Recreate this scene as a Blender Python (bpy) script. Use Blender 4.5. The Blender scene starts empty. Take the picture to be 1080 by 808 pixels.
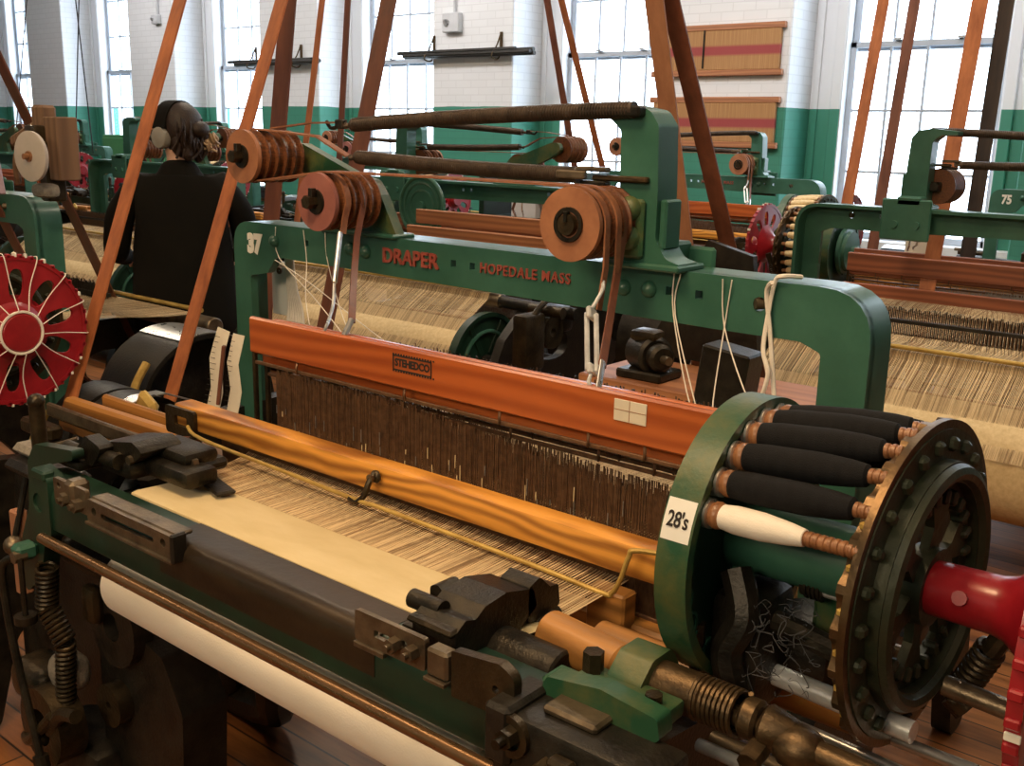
import bpy, bmesh, math, random
from mathutils import Vector, Matrix
from mathutils.geometry import tessellate_polygon
random.seed(7)
C = bpy.context.scene.collection
PI = math.pi
V = Vector

# ------------------------------------------------------------------ materials
MATS = {}
def ramp2(nt, fac, c0, c1, p0=0.3, p1=0.7):
    r = nt.nodes.new('ShaderNodeValToRGB')
    r.color_ramp.elements[0].position = p0; r.color_ramp.elements[0].color = (*c0, 1)
    r.color_ramp.elements[1].position = p1; r.color_ramp.elements[1].color = (*c1, 1)
    nt.links.new(fac, r.inputs[0]); return r.outputs[0]
def base_mat(name):
    m = bpy.data.materials.new(name); m.use_nodes = True
    nt = m.node_tree; b = nt.nodes['Principled BSDF']
    tc = nt.nodes.new('ShaderNodeTexCoord')
    MATS[name] = m
    return m, nt, b, tc.outputs['Object']
def noise(nt, co, scale, detail=4, rough=.6, stretch=None):
    if stretch:
        mp = nt.nodes.new('ShaderNodeMapping'); mp.inputs['Scale'].default_value = stretch
        nt.links.new(co, mp.inputs[0]); co = mp.outputs[0]
    n = nt.nodes.new('ShaderNodeTexNoise'); n.inputs['Scale'].default_value = scale
    n.inputs['Detail'].default_value = detail; n.inputs['Roughness'].default_value = rough
    nt.links.new(co, n.inputs['Vector']); return n.outputs['Fac']
def bump(nt, b, h, strength, dist=.01):
    n = nt.nodes.new('ShaderNodeBump'); n.inputs['Strength'].default_value = strength; n.inputs['Distance'].default_value = dist
    nt.links.new(h, n.inputs['Height']); nt.links.new(n.outputs[0], b.inputs['Normal'])
def simple(name, c0, c1=None, rough=.5, metal=0., scale=14, stretch=None, bmp=.15, coat=0., p0=.3, p1=.7, rvar=.15, spec=None):
    m, nt, b, co = base_mat(name)
    c1 = c1 or c0
    f = noise(nt, co, scale, 5, .65, stretch)
    nt.links.new(ramp2(nt, f, c0, c1, p0, p1), b.inputs['Base Color'])
    mr = nt.nodes.new('ShaderNodeMapRange'); mr.inputs[3].default_value = max(.05, rough - rvar); mr.inputs[4].default_value = min(1, rough + rvar)
    nt.links.new(f, mr.inputs[0]); nt.links.new(mr.outputs[0], b.inputs['Roughness'])
    b.inputs['Metallic'].default_value = metal
    b.inputs['Coat Weight'].default_value = coat; b.inputs['Coat Roughness'].default_value = .15
    if spec is not None: b.inputs['Specular IOR Level'].default_value = spec
    if bmp: bump(nt, b, noise(nt, co, scale * 6, 3), bmp, .004)
    return m
def wood(name, c0, c1, rough=.35, coat=.3, axis=0, scale=9., along=.9):
    m, nt, b, co = base_mat(name)
    st = [9, 9, 9]; st[axis] = along
    mp = nt.nodes.new('ShaderNodeMapping'); mp.inputs['Scale'].default_value = st; nt.links.new(co, mp.inputs[0])
    w = nt.nodes.new('ShaderNodeTexWave'); w.wave_type = 'BANDS'; w.bands_direction = 'Z' if axis != 2 else 'X'; w.inputs['Scale'].default_value = 1.1 * scale / 9; w.inputs['Distortion'].default_value = 16; w.inputs['Detail'].default_value = 2.5; w.inputs['Detail Scale'].default_value = .55
    nt.links.new(mp.outputs[0], w.inputs['Vector'])
    fine = noise(nt, co, 3, 4, .65, [v * 14 if k != axis else 5 for k, v in enumerate(st)])
    big = noise(nt, co, 1.2, 3, .5)
    a = nt.nodes.new('ShaderNodeMath'); a.operation = 'MULTIPLY_ADD'; a.inputs[1].default_value = .45; nt.links.new(w.outputs['Fac'], a.inputs[0])
    g = nt.nodes.new('ShaderNodeMath'); g.operation = 'MULTIPLY_ADD'; g.inputs[1].default_value = .45; nt.links.new(fine, g.inputs[0]); nt.links.new(big, g.inputs[2])
    h = nt.nodes.new('ShaderNodeMath'); h.operation = 'MULTIPLY'; h.inputs[1].default_value = .55; nt.links.new(g.outputs[0], h.inputs[0]); nt.links.new(h.outputs[0], a.inputs[2])
    nt.links.new(ramp2(nt, a.outputs[0], c0, c1, .25, .8), b.inputs['Base Color'])
    b.inputs['Roughness'].default_value = rough; b.inputs['Coat Weight'].default_value = coat; b.inputs['Coat Roughness'].default_value = .2
    bump(nt, b, a.outputs[0], .1, .002)
    return m
def cloth_mat(name, c0, c1, weave=900., rough=.9, lines=0.):
    m, nt, b, co = base_mat(name)
    f = noise(nt, co, 5, 4, .6, (1, 3, 3))
    nt.links.new(ramp2(nt, f, c0, c1, .35, .7), b.inputs['Base Color'])
    b.inputs['Roughness'].default_value = rough
    b.inputs['Sheen Weight'].default_value = .2
    bump(nt, b, noise(nt, co, weave * .3, 2, .5, (1, 1.6, 1)), .2, .002)
    return m

simple('green_paint', (.025, .094, .064), (.043, .143, .100), .38, 0, 7, None, .06, .15)
simple('green_paint_dark', (.005, .018, .011), (.011, .042, .024), .4, 0, 9, None, .1, .1)
simple('green_worn', (.018, .075, .035), (.10, .11, .035), .42, 0, 12, None, .2, .1, .44, .68)
simple('black_iron', (.007, .006, .005), (.03, .025, .018), .42, .35, 22, None, .3)
simple('dark_iron', (.012, .011, .009), (.045, .036, .024), .4, .6, 30, None, .3)
simple('greasy_iron', (.018, .014, .008), (.075, .052, .026), .38, .6, 18, None, .35)
simple('beam_brown', (.022, .015, .010), (.06, .04, .022), .36, .5, 7, (.6, 3, 3), .15)
simple('worn_iron', (.10, .075, .05), (.23, .18, .12), .38, .75, 25, None, .2)
simple('brass_shaft', (.045, .03, .016), (.14, .09, .045), .42, .75, 25, (1, 3, 3), .2)
simple('steel', (.42, .42, .42), (.62, .61, .6), .3, .9, 20, None, .08)
simple('galvanised', (.55, .57, .58), (.75, .77, .78), .35, .5, 30, None, .08)
simple('spring_steel', (.045, .033, .026), (.095, .068, .05), .45, .55, 30, None, .1)
simple('copper_rod', (.20, .11, .05), (.30, .17, .085), .28, .8, 10, (1, 8, 8), .1)
wood('harness_wood', (.30, .060, .014), (.47, .115, .028), .3, .4)
wood('rail_wood', (.20, .06, .010), (.74, .34, .06), .40, .1, 0, 11, 2.6)
wood('lay_wood', (.14, .06, .014), (.42, .19, .045), .45, .1)
wood('red_wood', (.16, .045, .02), (.32, .10, .045), .5, .05)
wood('plain_board', (.24, .09, .04), (.42, .18, .08), .55, 0)
wood('box_wood', (.12, .065, .035), (.22, .125, .07), .7, 0, 2)
simple('belt_leather', (.26, .075, .025), (.50, .17, .06), .5, 0, 6, (4, 4, .5), .1)
simple('belt_brown', (.10, .032, .018), (.20, .07, .038), .45, 0, 6, (4, 4, .5), .1)
simple('belt_tan', (.28, .12, .065), (.42, .20, .11), .55, 0, 6, (4, 4, .5), .1)
simple('belt_black', (.014, .011, .01), (.05, .03, .022), .5, 0, 6, (4, 4, .5), .1)
simple('strap_leather', (.17, .06, .03), (.34, .145, .07), .5, 0, 30, None, .15)
simple('pulley_face', (.22, .085, .042), (.38, .165, .08), .55, 0, 12, None, .1)
simple('pulley_pink', (.22, .075, .06), (.33, .125, .10), .55, 0, 12, None, .1)
simple('pulley_wrap', (.05, .018, .009), (.21, .075, .028), .35, 0, 22, (8, 1, 8), .1)
cloth_mat('woven_cream', (.56, .44, .22), (.66, .54, .31))
cloth_mat('rolled_cream', (.80, .72, .60), (.88, .80, .68))
simple('yarn_cream', (.62, .46, .24), (.80, .64, .38), .85, 0, 60, None, 0)
simple('yarn_streaks', (.20, .12, .055), (.72, .55, .32), .85, 0, 1.0, (190, 1.2, 1.2), 0, 0, .36, .58)
simple('yarn_white', (.75, .70, .62), (.85, .8, .72), .85, 0, 90, (.2, 1, 1), .2)
simple('yarn_black', (.005, .005, .006), (.012, .012, .0135), .9, 0, 120, (1, .3, .3), .4, spec=.2)
simple('yarn_grey', (.3, .31, .33), (.5, .51, .53), .7, 0, 60, None, 0)
simple('bobbin_wood', (.17, .07, .03), (.34, .155, .065), .4, 0, 60, (3, 1, 1), .2, .2)
simple('red_paint', (.20, .006, .012), (.36, .014, .022), .35, 0, 9, None, .08, .25)
simple('hopper_iron', (.014, .022, .012), (.045, .05, .028), .42, .3, 12, None, .25)
simple('hopper_edge', (.05, .034, .018), (.16, .10, .05), .36, .8, 16, None, .2)
simple('heddle_wire', (.10, .055, .032), (.22, .12, .065), .45, .5, 60, None, 0)
simple('heddle_steel', (.25, .26, .27), (.5, .5, .5), .4, .8, 60, None, 0)
simple('paper', (.62, .56, .45), (.78, .72, .6), .8, 0, 6, None, 0)
simple('white_card', (.72, .72, .68), (.82, .82, .78), .8, 0, 6, None, 0)
simple('ink', (.02, .015, .012), None, .8, 0, 6, None, 0)
simple('white_enamel', (.8, .78, .7), None, .5, 0, 6, None, 0)
simple('red_lettering', (.17, .035, .026), (.27, .065, .048), .5, 0, 30, None, 0)
simple('raised_maroon', (.24, .045, .032), (.36, .085, .062), .5, 0, 30, None, 0)
simple('window_white', (.66, .70, .74), (.76, .79, .82), .5, 0, 3, None, .05)
simple('sash_paint', (.40, .45, .52), (.48, .53, .60), .5, 0, 3, None, .05)
simple('grey_disc', (.44, .39, .34), (.54, .48, .43), .6, 0, 8, None, .05)
simple('cord_black', (.02, .015, .015), None, .8, 0, 6, None, 0)
simple('cabinet_green', (.05, .19, .07), (.08, .25, .10), .5, 0, 4, None, .05)
simple('electric_grey', (.5, .52, .55), (.6, .62, .65), .5, 0, 8, None, .05)
simple('skin', (.62, .36, .26), (.70, .44, .33), .55, 0, 10, None, .05)
simple('hair', (.007, .0035, .0025), (.032, .014, .007), .5, 0, 30, (6, 6, .8), .5)
simple('hair_light', (.35, .22, .12), (.6, .44, .28), .5, 0, 30, (6, 6, .8), .5)
simple('coat', (.004, .0035, .003), (.009, .008, .006), .9, 0, 6, None, .15, spec=.15)
simple('muff_grey', (.22, .21, .19), (.33, .32, .29), .6, 0, 12, None, .05)
simple('trousers', (.01, .01, .014), None, .85, 0, 6, None, .1)
simple('lilac_paint', (.30, .22, .30), (.40, .30, .38), .5, 0, 9, None, .05)
simple('gold_scrap', (.35, .22, .05), (.6, .42, .12), .4, .3, 20, None, .2)
simple('lint', (.16, .14, .12), (.3, .27, .22), .95, 0, 60, None, .6)
simple('lint_dark', (.05, .05, .055), (.12, .12, .125), .95, 0, 60, None, 0)
simple('carton_white', (.6, .6, .66), (.7, .7, .75), .8, 0, 5, None, 0)
simple('carton_tan', (.50, .30, .17), (.6, .38, .22), .8, 0, 5, None, 0)
simple('facade', (.7, .68, .66), (.8, .78, .76), .9, 0, .3, None, 0)
simple('facade_pane', (.25, .3, .36), (.35, .4, .46), .3, 0, .3, None, 0)

def wall_material():
    m, nt, b, co = base_mat('painted_brick')
    sp = nt.nodes.new('ShaderNodeSeparateXYZ'); nt.links.new(co, sp.inputs[0])
    ad = nt.nodes.new('ShaderNodeMath'); ad.operation = 'ADD'; nt.links.new(sp.outputs[0], ad.inputs[0]); nt.links.new(sp.outputs[1], ad.inputs[1])
    cb = nt.nodes.new('ShaderNodeCombineXYZ'); nt.links.new(ad.outputs[0], cb.inputs[0]); nt.links.new(sp.outputs[2], cb.inputs[1])
    br = nt.nodes.new('ShaderNodeTexBrick'); br.inputs['Scale'].default_value = 1
    br.inputs['Brick Width'].default_value = .215; br.inputs['Row Height'].default_value = .075; br.inputs['Mortar Size'].default_value = .006
    br.inputs['Mortar Smooth'].default_value = .4
    br.inputs['Color1'].default_value = (1, 1, 1, 1); br.inputs['Color2'].default_value = (.96, .96, .96, 1); br.inputs['Mortar'].default_value = (.88, .88, .88, 1)
    nt.links.new(cb.outputs[0], br.inputs['Vector'])
    nz = noise(nt, co, 2.2, 4)
    wob = nt.nodes.new('ShaderNodeMath'); wob.operation = 'MULTIPLY_ADD'; wob.inputs[1].default_value = .03; nt.links.new(nz, wob.inputs[0]); nt.links.new(sp.outputs[2], wob.inputs[2])
    gt = nt.nodes.new('ShaderNodeMath'); gt.operation = 'GREATER_THAN'; gt.inputs[1].default_value = 1.845; nt.links.new(wob.outputs[0], gt.inputs[0])
    mx = nt.nodes.new('ShaderNodeMix'); mx.data_type = 'RGBA'
    mx.inputs[6].default_value = (.045, .235, .165, 1); mx.inputs[7].default_value = (.74, .76, .79, 1)
    nt.links.new(gt.outputs[0], mx.inputs[0])
    ml = nt.nodes.new('ShaderNodeMix'); ml.data_type = 'RGBA'; ml.blend_type = 'MULTIPLY'; ml.inputs[0].default_value = 1
    nt.links.new(mx.outputs[2], ml.inputs[6]); nt.links.new(br.outputs['Color'], ml.inputs[7])
    nt.links.new(ml.outputs[2], b.inputs['Base Color']); b.inputs['Roughness'].default_value = .6
    bump(nt, b, br.outputs['Fac'], -.35, .004)
wall_material()
def casing_material():
    m, nt, b, co = base_mat('painted_casing')
    sp = nt.nodes.new('ShaderNodeSeparateXYZ'); nt.links.new(co, sp.inputs[0])
    gt = nt.nodes.new('ShaderNodeMath'); gt.operation = 'GREATER_THAN'; gt.inputs[1].default_value = 1.83; nt.links.new(sp.outputs[2], gt.inputs[0])
    mx = nt.nodes.new('ShaderNodeMix'); mx.data_type = 'RGBA'; mx.inputs[6].default_value = (.045, .235, .165, 1); mx.inputs[7].default_value = (.70, .73, .77, 1)
    nt.links.new(gt.outputs[0], mx.inputs[0]); nt.links.new(mx.outputs[2], b.inputs['Base Color']); b.inputs['Roughness'].default_value = .55
casing_material()
def floor_material():
    m, nt, b, co = base_mat('floor_planks')
    br = nt.nodes.new('ShaderNodeTexBrick'); br.inputs['Scale'].default_value = 1
    br.inputs['Brick Width'].default_value = 2.4; br.inputs['Row Height'].default_value = .085; br.inputs['Mortar Size'].default_value = .003
    br.inputs['Color1'].default_value = (.24, .10, .035, 1); br.inputs['Color2'].default_value = (.36, .16, .055, 1); br.inputs['Mortar'].default_value = (.02, .01, .005, 1)
    nt.links.new(co, br.inputs['Vector'])
    f = noise(nt, co, 2.5, 5, .6, (1, 8, 1))
    ml = nt.nodes.new('ShaderNodeMix'); ml.data_type = 'RGBA'; ml.blend_type = 'MULTIPLY'; ml.inputs[0].default_value = 1
    nt.links.new(br.outputs['Color'], ml.inputs[6]); nt.links.new(ramp2(nt, f, (.35, .3, .28), (1.1, 1, .95), .3, .65), ml.inputs[7])
    nt.links.new(ml.outputs[2], b.inputs['Base Color']); b.inputs['Roughness'].default_value = .38
    bump(nt, b, f, .15, .004)
floor_material()
def glass_material():
    m = bpy.data.materials.new('window_glass'); m.use_nodes = True; nt = m.node_tree; nt.nodes.clear()
    o = nt.nodes.new('ShaderNodeOutputMaterial'); t = nt.nodes.new('ShaderNodeBsdfTransparent'); g = nt.nodes.new('ShaderNodeBsdfGlossy')
    t.inputs[0].default_value = (.96, .98, 1, 1); g.inputs['Roughness'].default_value = .05
    x = nt.nodes.new('ShaderNodeMixShader'); x.inputs[0].default_value = .07
    nt.links.new(t.outputs[0], x.inputs[1]); nt.links.new(g.outputs[0], x.inputs[2]); nt.links.new(x.outputs[0], o.inputs[0]); MATS['window_glass'] = m
glass_material()
def hanging_material():
    m, nt, b, co = base_mat('hanging_heddles')
    sp = nt.nodes.new('ShaderNodeSeparateXYZ'); nt.links.new(co, sp.inputs[0])
    f = noise(nt, co, 4, 3, .6, (30, 1, .4))
    base = ramp2(nt, f, (.30, .15, .055), (.46, .25, .10), .3, .7)
    r = nt.nodes.new('ShaderNodeValToRGB'); cr = r.color_ramp
    cr.elements[0].position = .36; cr.elements[0].color = (0, 0, 0, 1); cr.elements[1].position = .42; cr.elements[1].color = (1, 1, 1, 1)
    e = cr.elements.new(.56); e.color = (1, 1, 1, 1); e = cr.elements.new(.61); e.color = (0, 0, 0, 1)
    mr = nt.nodes.new('ShaderNodeMapRange'); mr.inputs[1].default_value = -.2; mr.inputs[2].default_value = .2
    nt.links.new(sp.outputs[2], mr.inputs[0]); nt.links.new(mr.outputs[0], r.inputs[0])
    mx = nt.nodes.new('ShaderNodeMix'); mx.data_type = 'RGBA'; mx.inputs[7].default_value = (.30, .05, .05, 1)
    nt.links.new(r.outputs[0], mx.inputs[0]); nt.links.new(base, mx.inputs[6]); nt.links.new(mx.outputs[2], b.inputs['Base Color'])
    b.inputs['Roughness'].default_value = .7; bump(nt, b, f, .4, .01)
hanging_material()

# ------------------------------------------------------------------ mesh builder
class MB:
    def __init__(s): s.v = []; s.f = []; s.m = []; s.mats = []; s.cur = 0
    def mat(s, name):
        if name not in s.mats: s.mats.append(name)
        s.cur = s.mats.index(name); return s
    def add(s, vs, fs):
        o = len(s.v); s.v += [tuple(p) for p in vs]
        for f in fs: s.f.append([i + o for i in f]); s.m.append(s.cur)
        return s
    def box(s, a, b, bev=.003, rot=None, seg=1):
        lo = [min(a[i], b[i]) for i in range(3)]; hi = [max(a[i], b[i]) for i in range(3)]
        c = V([(lo[i] + hi[i]) / 2 for i in range(3)]); d = V([hi[i] - lo[i] for i in range(3)])
        bm = bmesh.new(); bmesh.ops.create_cube(bm, size=1)
        for v in bm.verts: v.co = V((v.co.x * d.x, v.co.y * d.y, v.co.z * d.z))
        bv = min(bev, min(d) * .45)
        if bv > 1e-5: bmesh.ops.bevel(bm, geom=bm.edges[:], offset=bv, segments=seg, affect='EDGES', profile=.5)
        R = rot if rot is not None else Matrix.Identity(3)
        bm.verts.index_update()
        s.add([R @ v.co + c for v in bm.verts], [[v.index for v in f.verts] for f in bm.faces]); bm.free(); return s
    def bar(s, p, q, w, h, up=(0, 0, 1), bev=.002):
        p = V(p); q = V(q); d = q - p; x = d.normalized(); y = V(up).cross(x)
        if y.length < 1e-4: y = V((0, 1, 0)).cross(x)
        y.normalize(); z = x.cross(y); R = Matrix((x, y, z)).transposed(); c = (p + q) / 2
        l = d.length / 2; n = MB(); n.box((-l, -w / 2, -h / 2), (l, w / 2, h / 2), bev)
        return s.add([R @ V(v) + c for v in n.v], n.f)
    def lathe(s, prof, o, axis, seg=24, cap=True, closed=False):
        # prof: list of (t along axis, r)
        o = V(o); ax = V(axis).normalized(); a = ax.orthogonal().normalized(); b = ax.cross(a)
        vs = []; fs = []
        for t, r in prof:
            for k in range(seg):
                th = 2 * PI * k / seg; vs.append(o + ax * t + (a * math.cos(th) + b * math.sin(th)) * r)
        n = len(prof)
        for i in range(n if closed else n - 1):
            j = (i + 1) % n
            for k in range(seg): fs.append([i * seg + k, i * seg + (k + 1) % seg, j * seg + (k + 1) % seg, j * seg + k])
        if cap and not closed:
            fs.append(list(range(seg))[::-1]); fs.append([(n - 1) * seg + k for k in range(seg)])
        return s.add(vs, fs)
    def cyl(s, p, q, r, seg=16, r2=None, ch=0):
        p = V(p); q = V(q); l = (q - p).length; r2 = r if r2 is None else r2
        pr = [(0, r - ch), (ch, r), (l - ch, r2), (l, r2 - ch)] if ch else [(0, r), (l, r2)]
        return s.lathe(pr, p, q - p, seg)
    def ring(s, o, axis, r0, r1, t0, t1, seg=40):
        return s.lathe([(t0, r0), (t0, r1), (t1, r1), (t1, r0)], o, axis, seg, closed=True)
    def torus(s, o, axis, R, r, seg=40, cs=8):
        return s.lathe([(r * math.sin(2 * PI * i / cs), R + r * math.cos(2 * PI * i / cs)) for i in range(cs)], o, axis, seg, closed=True)
    def ball(s, c, r, seg=14, sc=(1, 1, 1)):
        c = V(c); n = seg // 2; vs = []; fs = []
        for i in range(1, n):
            ph = PI * i / n
            for k in range(seg):
                th = 2 * PI * k / seg
                vs.append(c + V((r * sc[0] * math.sin(ph) * math.cos(th), r * sc[1] * math.sin(ph) * math.sin(th), r * sc[2] * math.cos(ph))))
        vs += [c + V((0, 0, r * sc[2])), c - V((0, 0, r * sc[2]))]
        T = len(vs) - 2
        for i in range(n - 2):
            for k in range(seg): fs.append([i * seg + k, (i + 1) * seg + k, (i + 1) * seg + (k + 1) % seg, i * seg + (k + 1) % seg])
        for k in range(seg):
            fs.append([T, k, (k + 1) % seg]); fs.append([T + 1, (n - 2) * seg + (k + 1) % seg, (n - 2) * seg + k])
        return s.add(vs, fs)
    def tube(s, pts, r, seg=8, smooth=True, sub=5):
        P = [V(p) for p in pts]
        if smooth and len(P) > 2:
            Q = []
            for i in range(len(P) - 1):
                p0 = P[max(i - 1, 0)]; p1 = P[i]; p2 = P[i + 1]; p3 = P[min(i + 2, len(P) - 1)]
                for k in range(sub):
                    t = k / sub
                    Q.append(.5 * ((2 * p1) + (p2 - p0) * t + (2 * p0 - 5 * p1 + 4 * p2 - p3) * t * t + (3 * p1 - p0 - 3 * p2 + p3) * t ** 3))
            Q.append(P[-1]); P = Q
        n = len(P); vs = []; fs = []; a = None
        for i in range(n):
            d = (P[min(i + 1, n - 1)] - P[max(i - 1, 0)])
            d = d.normalized() if d.length > 1e-9 else V((1, 0, 0))
            a = d.orthogonal().normalized() if a is None else (a - d * a.dot(d)).normalized()
            b = d.cross(a); rr = r(i / (n - 1)) if callable(r) else r
            for k in range(seg):
                th = 2 * PI * k / seg; vs.append(P[i] + (a * math.cos(th) + b * math.sin(th)) * rr)
        for i in range(n - 1):
            for k in range(seg): fs.append([i * seg + k, i * seg + (k + 1) % seg, (i + 1) * seg + (k + 1) % seg, (i + 1) * seg + k])
        fs.append(list(range(seg))[::-1]); fs.append([(n - 1) * seg + k for k in range(seg)])
        return s.add(vs, fs)
    def prism(s, outer, holes, plane, d0, d1):
        # plane 'xz' -> (u, d, v), 'yz' -> (d, u, v), 'xy' -> (u, v, d)
        mp = {'xz': lambda u, v, d: (u, d, v), 'yz': lambda u, v, d: (d, u, v), 'xy': lambda u, v, d: (u, v, d)}[plane]
        def ccw(p, want):
            A = sum(p[i][0] * p[(i + 1) % len(p)][1] - p[(i + 1) % len(p)][0] * p[i][1] for i in range(len(p)))
            return p if (A > 0) == want else p[::-1]
        loops = [ccw(list(outer), True)] + [ccw(list(h), False) for h in holes]
        flat = [p for l in loops for p in l]; N = len(flat)
        tri = tessellate_polygon([[V((p[0], p[1], 0)) for p in l] for l in loops])
        vs = [mp(p[0], p[1], d0) for p in flat] + [mp(p[0], p[1], d1) for p in flat]; fs = []
        for t in tri:
            t = list(t); a, b, c = [flat[i] for i in t]
            if (b[0] - a[0]) * (c[1] - a[1]) - (b[1] - a[1]) * (c[0] - a[0]) < 0: t = t[::-1]
            fs.append(t[::-1]); fs.append([i + N for i in t])
        o = 0
        for l in loops:
            n = len(l)
            for i in range(n):
                a, b = o + i, o + (i + 1) % n; fs.append([a, b, b + N, a + N])
            o += n
        return s.add(vs, fs)
    def strip(s, pts, w, t, across):
        # flat band through pts, width w along vector 'across', thickness t
        P = [V(p) for p in pts]; n = len(P); ac = V(across).normalized(); vs = []; fs = []
        for i in range(n):
            d = (P[min(i + 1, n - 1)] - P[max(i - 1, 0)]).normalized(); a = (ac - d * ac.dot(d)).normalized(); nn = d.cross(a)
            for (x, y) in ((-1, -1), (1, -1), (1, 1), (-1, 1)): vs.append(P[i] + a * (x * w / 2) + nn * (y * t / 2))
        for i in range(n - 1):
            for k in range(4): fs.append([i * 4 + k, i * 4 + (k + 1) % 4, i * 4 + 4 + (k + 1) % 4, i * 4 + 4 + k])
        fs += [[3, 2, 1, 0], [(n - 1) * 4 + k for k in range(4)]]
        return s.add(vs, fs)
    def build(s, name, parent=None, mat=None, loc=None, smooth=True, off=None, fix=True):
        if parent is not None and off is None: off = V(list(parent['_o'])) if '_o' in parent else V((0, 0, 0))
        if parent is None and loc is not None and off is None: off = V(loc)
        off = off or V((0, 0, 0))
        me = bpy.data.meshes.new(name); me.from_pydata([(p[0] - off[0], p[1] - off[1], p[2] - off[2]) for p in s.v], [], s.f)
        for m in (s.mats if s.mats else [mat]): me.materials.append(MATS[m])
        me.polygons.foreach_set('material_index', s.m)
        if fix:
            bm = bmesh.new(); bm.from_mesh(me); bmesh.ops.recalc_face_normals(bm, faces=bm.faces[:]); bm.to_mesh(me); bm.free()
        if smooth:
            me.shade_smooth(); me.set_sharp_from_angle(angle=math.radians(35))
        o = bpy.data.objects.new(name, me); C.objects.link(o)
        if parent is not None:
            o.parent = parent; o['_o'] = list(off)
        else:
            o.location = off; o['_o'] = list(off)
        return o
def mb(mat): return MB().mat(mat)
def rp(pts, rad, seg=6):
    """polygon with rounded corners: rad is one radius or a list"""
    n = len(pts); out = []
    for i in range(n):
        r = rad[i] if isinstance(rad, (list, tuple)) else rad
        p = V(pts[i]).to_2d(); a = V(pts[i - 1]).to_2d(); b = V(pts[(i + 1) % n]).to_2d()
        if r <= 0: out.append((p.x, p.y)); continue
        da = (a - p).normalized(); db = (b - p).normalized(); ang = da.angle(db)
        t = min(r / math.tan(ang / 2), (a - p).length * .49, (b - p).length * .49)
        s0 = p + da * t; s1 = p + db * t
        for k in range(seg + 1):
            u = k / seg; q = s0 * (1 - u) ** 2 + p * 2 * u * (1 - u) + s1 * u * u; out.append((q.x, q.y))
    return out
def circ(c, r, n=20, a0=0., a1=2 * PI, sx=1., sy=1.): return [(c[0] + r * sx * math.cos(a0 + (a1 - a0) * k / n), c[1] + r * sy * math.sin(a0 + (a1 - a0) * k / n)) for k in range(n)]
def oval(c, a, b, ang, n=18):
    out = []
    for k in range(n):
        t = 2 * PI * k / n; x = a * math.copysign(abs(math.cos(t)) ** .8, math.cos(t)); y = b * math.copysign(abs(math.sin(t)) ** .8, math.sin(t))
        out.append((c[0] + x * math.cos(ang) - y * math.sin(ang), c[1] + x * math.sin(ang) + y * math.cos(ang)))
    return out
def square(c, a): return [(c[0] - a, c[1] - a), (c[0] + a, c[1] - a), (c[0] + a, c[1] + a), (c[0] - a, c[1] + a)]

def thing(name, label, cat, loc, group=None, rz=0):
    o = bpy.data.objects.new(name, None); C.objects.link(o); o.empty_display_size = .05
    o.location = loc; o.rotation_euler = (0, 0, rz); o['_o'] = list(loc)
    return tag(o, label, cat, group)
def tag(o, label, cat, group=None, kind=None):
    o['label'] = label; o['category'] = cat
    if group: o['group'] = group
    if kind: o['kind'] = kind
    return o
def struct(o): o['kind'] = 'structure'; return o
def kids(o): return list(o.children)
def copy_tree(o, parent=None, skip=()):
    c = o.copy(); C.objects.link(c)
    if parent is not None: c.parent = parent
    for ch in kids(o):
        if ch.name.split('.')[0] in skip or ch.get('own'): continue
        copy_tree(ch, c, skip)
    return c
def letters(name, body, size, loc, rot, mat, parent=None, extrude=.001, bold=0., spacing=1., sx=1., align='CENTER'):
    cu = bpy.data.curves.new(name, 'FONT'); cu.body = body; cu.size = size; cu.extrude = extrude; cu.offset = bold; cu.align_x = align; cu.align_y = 'CENTER'
    cu.space_character = spacing; cu.materials.append(MATS[mat]); cu.resolution_u = 3
    tmp = bpy.data.objects.new(name + '_t', cu); C.objects.link(tmp)
    me = bpy.data.meshes.new_from_object(tmp.evaluated_get(bpy.context.evaluated_depsgraph_get())); me.name = name; bpy.data.objects.remove(tmp)
    o = bpy.data.objects.new(name, me); C.objects.link(o)
    off = V(list(parent['_o'])) if parent is not None else V((0, 0, 0))
    o.location = V(loc) - off; o.rotation_euler = rot; o.scale = (sx, 1, 1)
    if parent is not None: o.parent = parent
    return o
# ------------------------------------------------------------------ the room
YF, YG = 8.42, 9.02           # pier fronts, window plane
XL, XR, ZC = -24.6, 4.6, 4.4
GL = [-0.64 - 3.01 * k for k in range(0, 8)]   # left edge of the glass of each window
GW, Z0, Z1 = 1.21, .76, 3.98
OPEN = sorted((g - .34, g + GW + .34) for g in GL)
struct(mb('floor_planks').box((XL, -3.2, -.1), (XR, 9.5, 0), 0).build('floor', smooth=False))
struct(mb('white_enamel').box((XL, -3.2, ZC), (XR, 9.5, ZC + .1), 0).build('ceiling', smooth=False))
w = mb('painted_brick'); xs = [XL] + [x for o in OPEN for x in o] + [XR]
for i in range(0, len(xs), 2): w.box((xs[i], YF, 0), (xs[i + 1], 9.3, ZC), .012)
for a, b in OPEN:
    w.box((a, YG - .12, 0), (b, 9.3, Z0 - .08), 0); w.box((a, YG - .12, Z1 + .08), (b, 9.3, ZC), 0)
struct(w.build('wall_back', smooth=False))
struct(mb('painted_brick').box((XL - .2, -3.2, 0), (XL, 9.5, ZC), 0).build('wall_left', smooth=False))
struct(mb('painted_brick').box((XR, -3.2, 0), (XR + .2, 9.5, ZC), 0).build('wall_right', smooth=False))
struct(mb('painted_brick').box((XL, -3.4, 0), (XR, -3.2, ZC), 0).build('wall_front', smooth=False))
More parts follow.
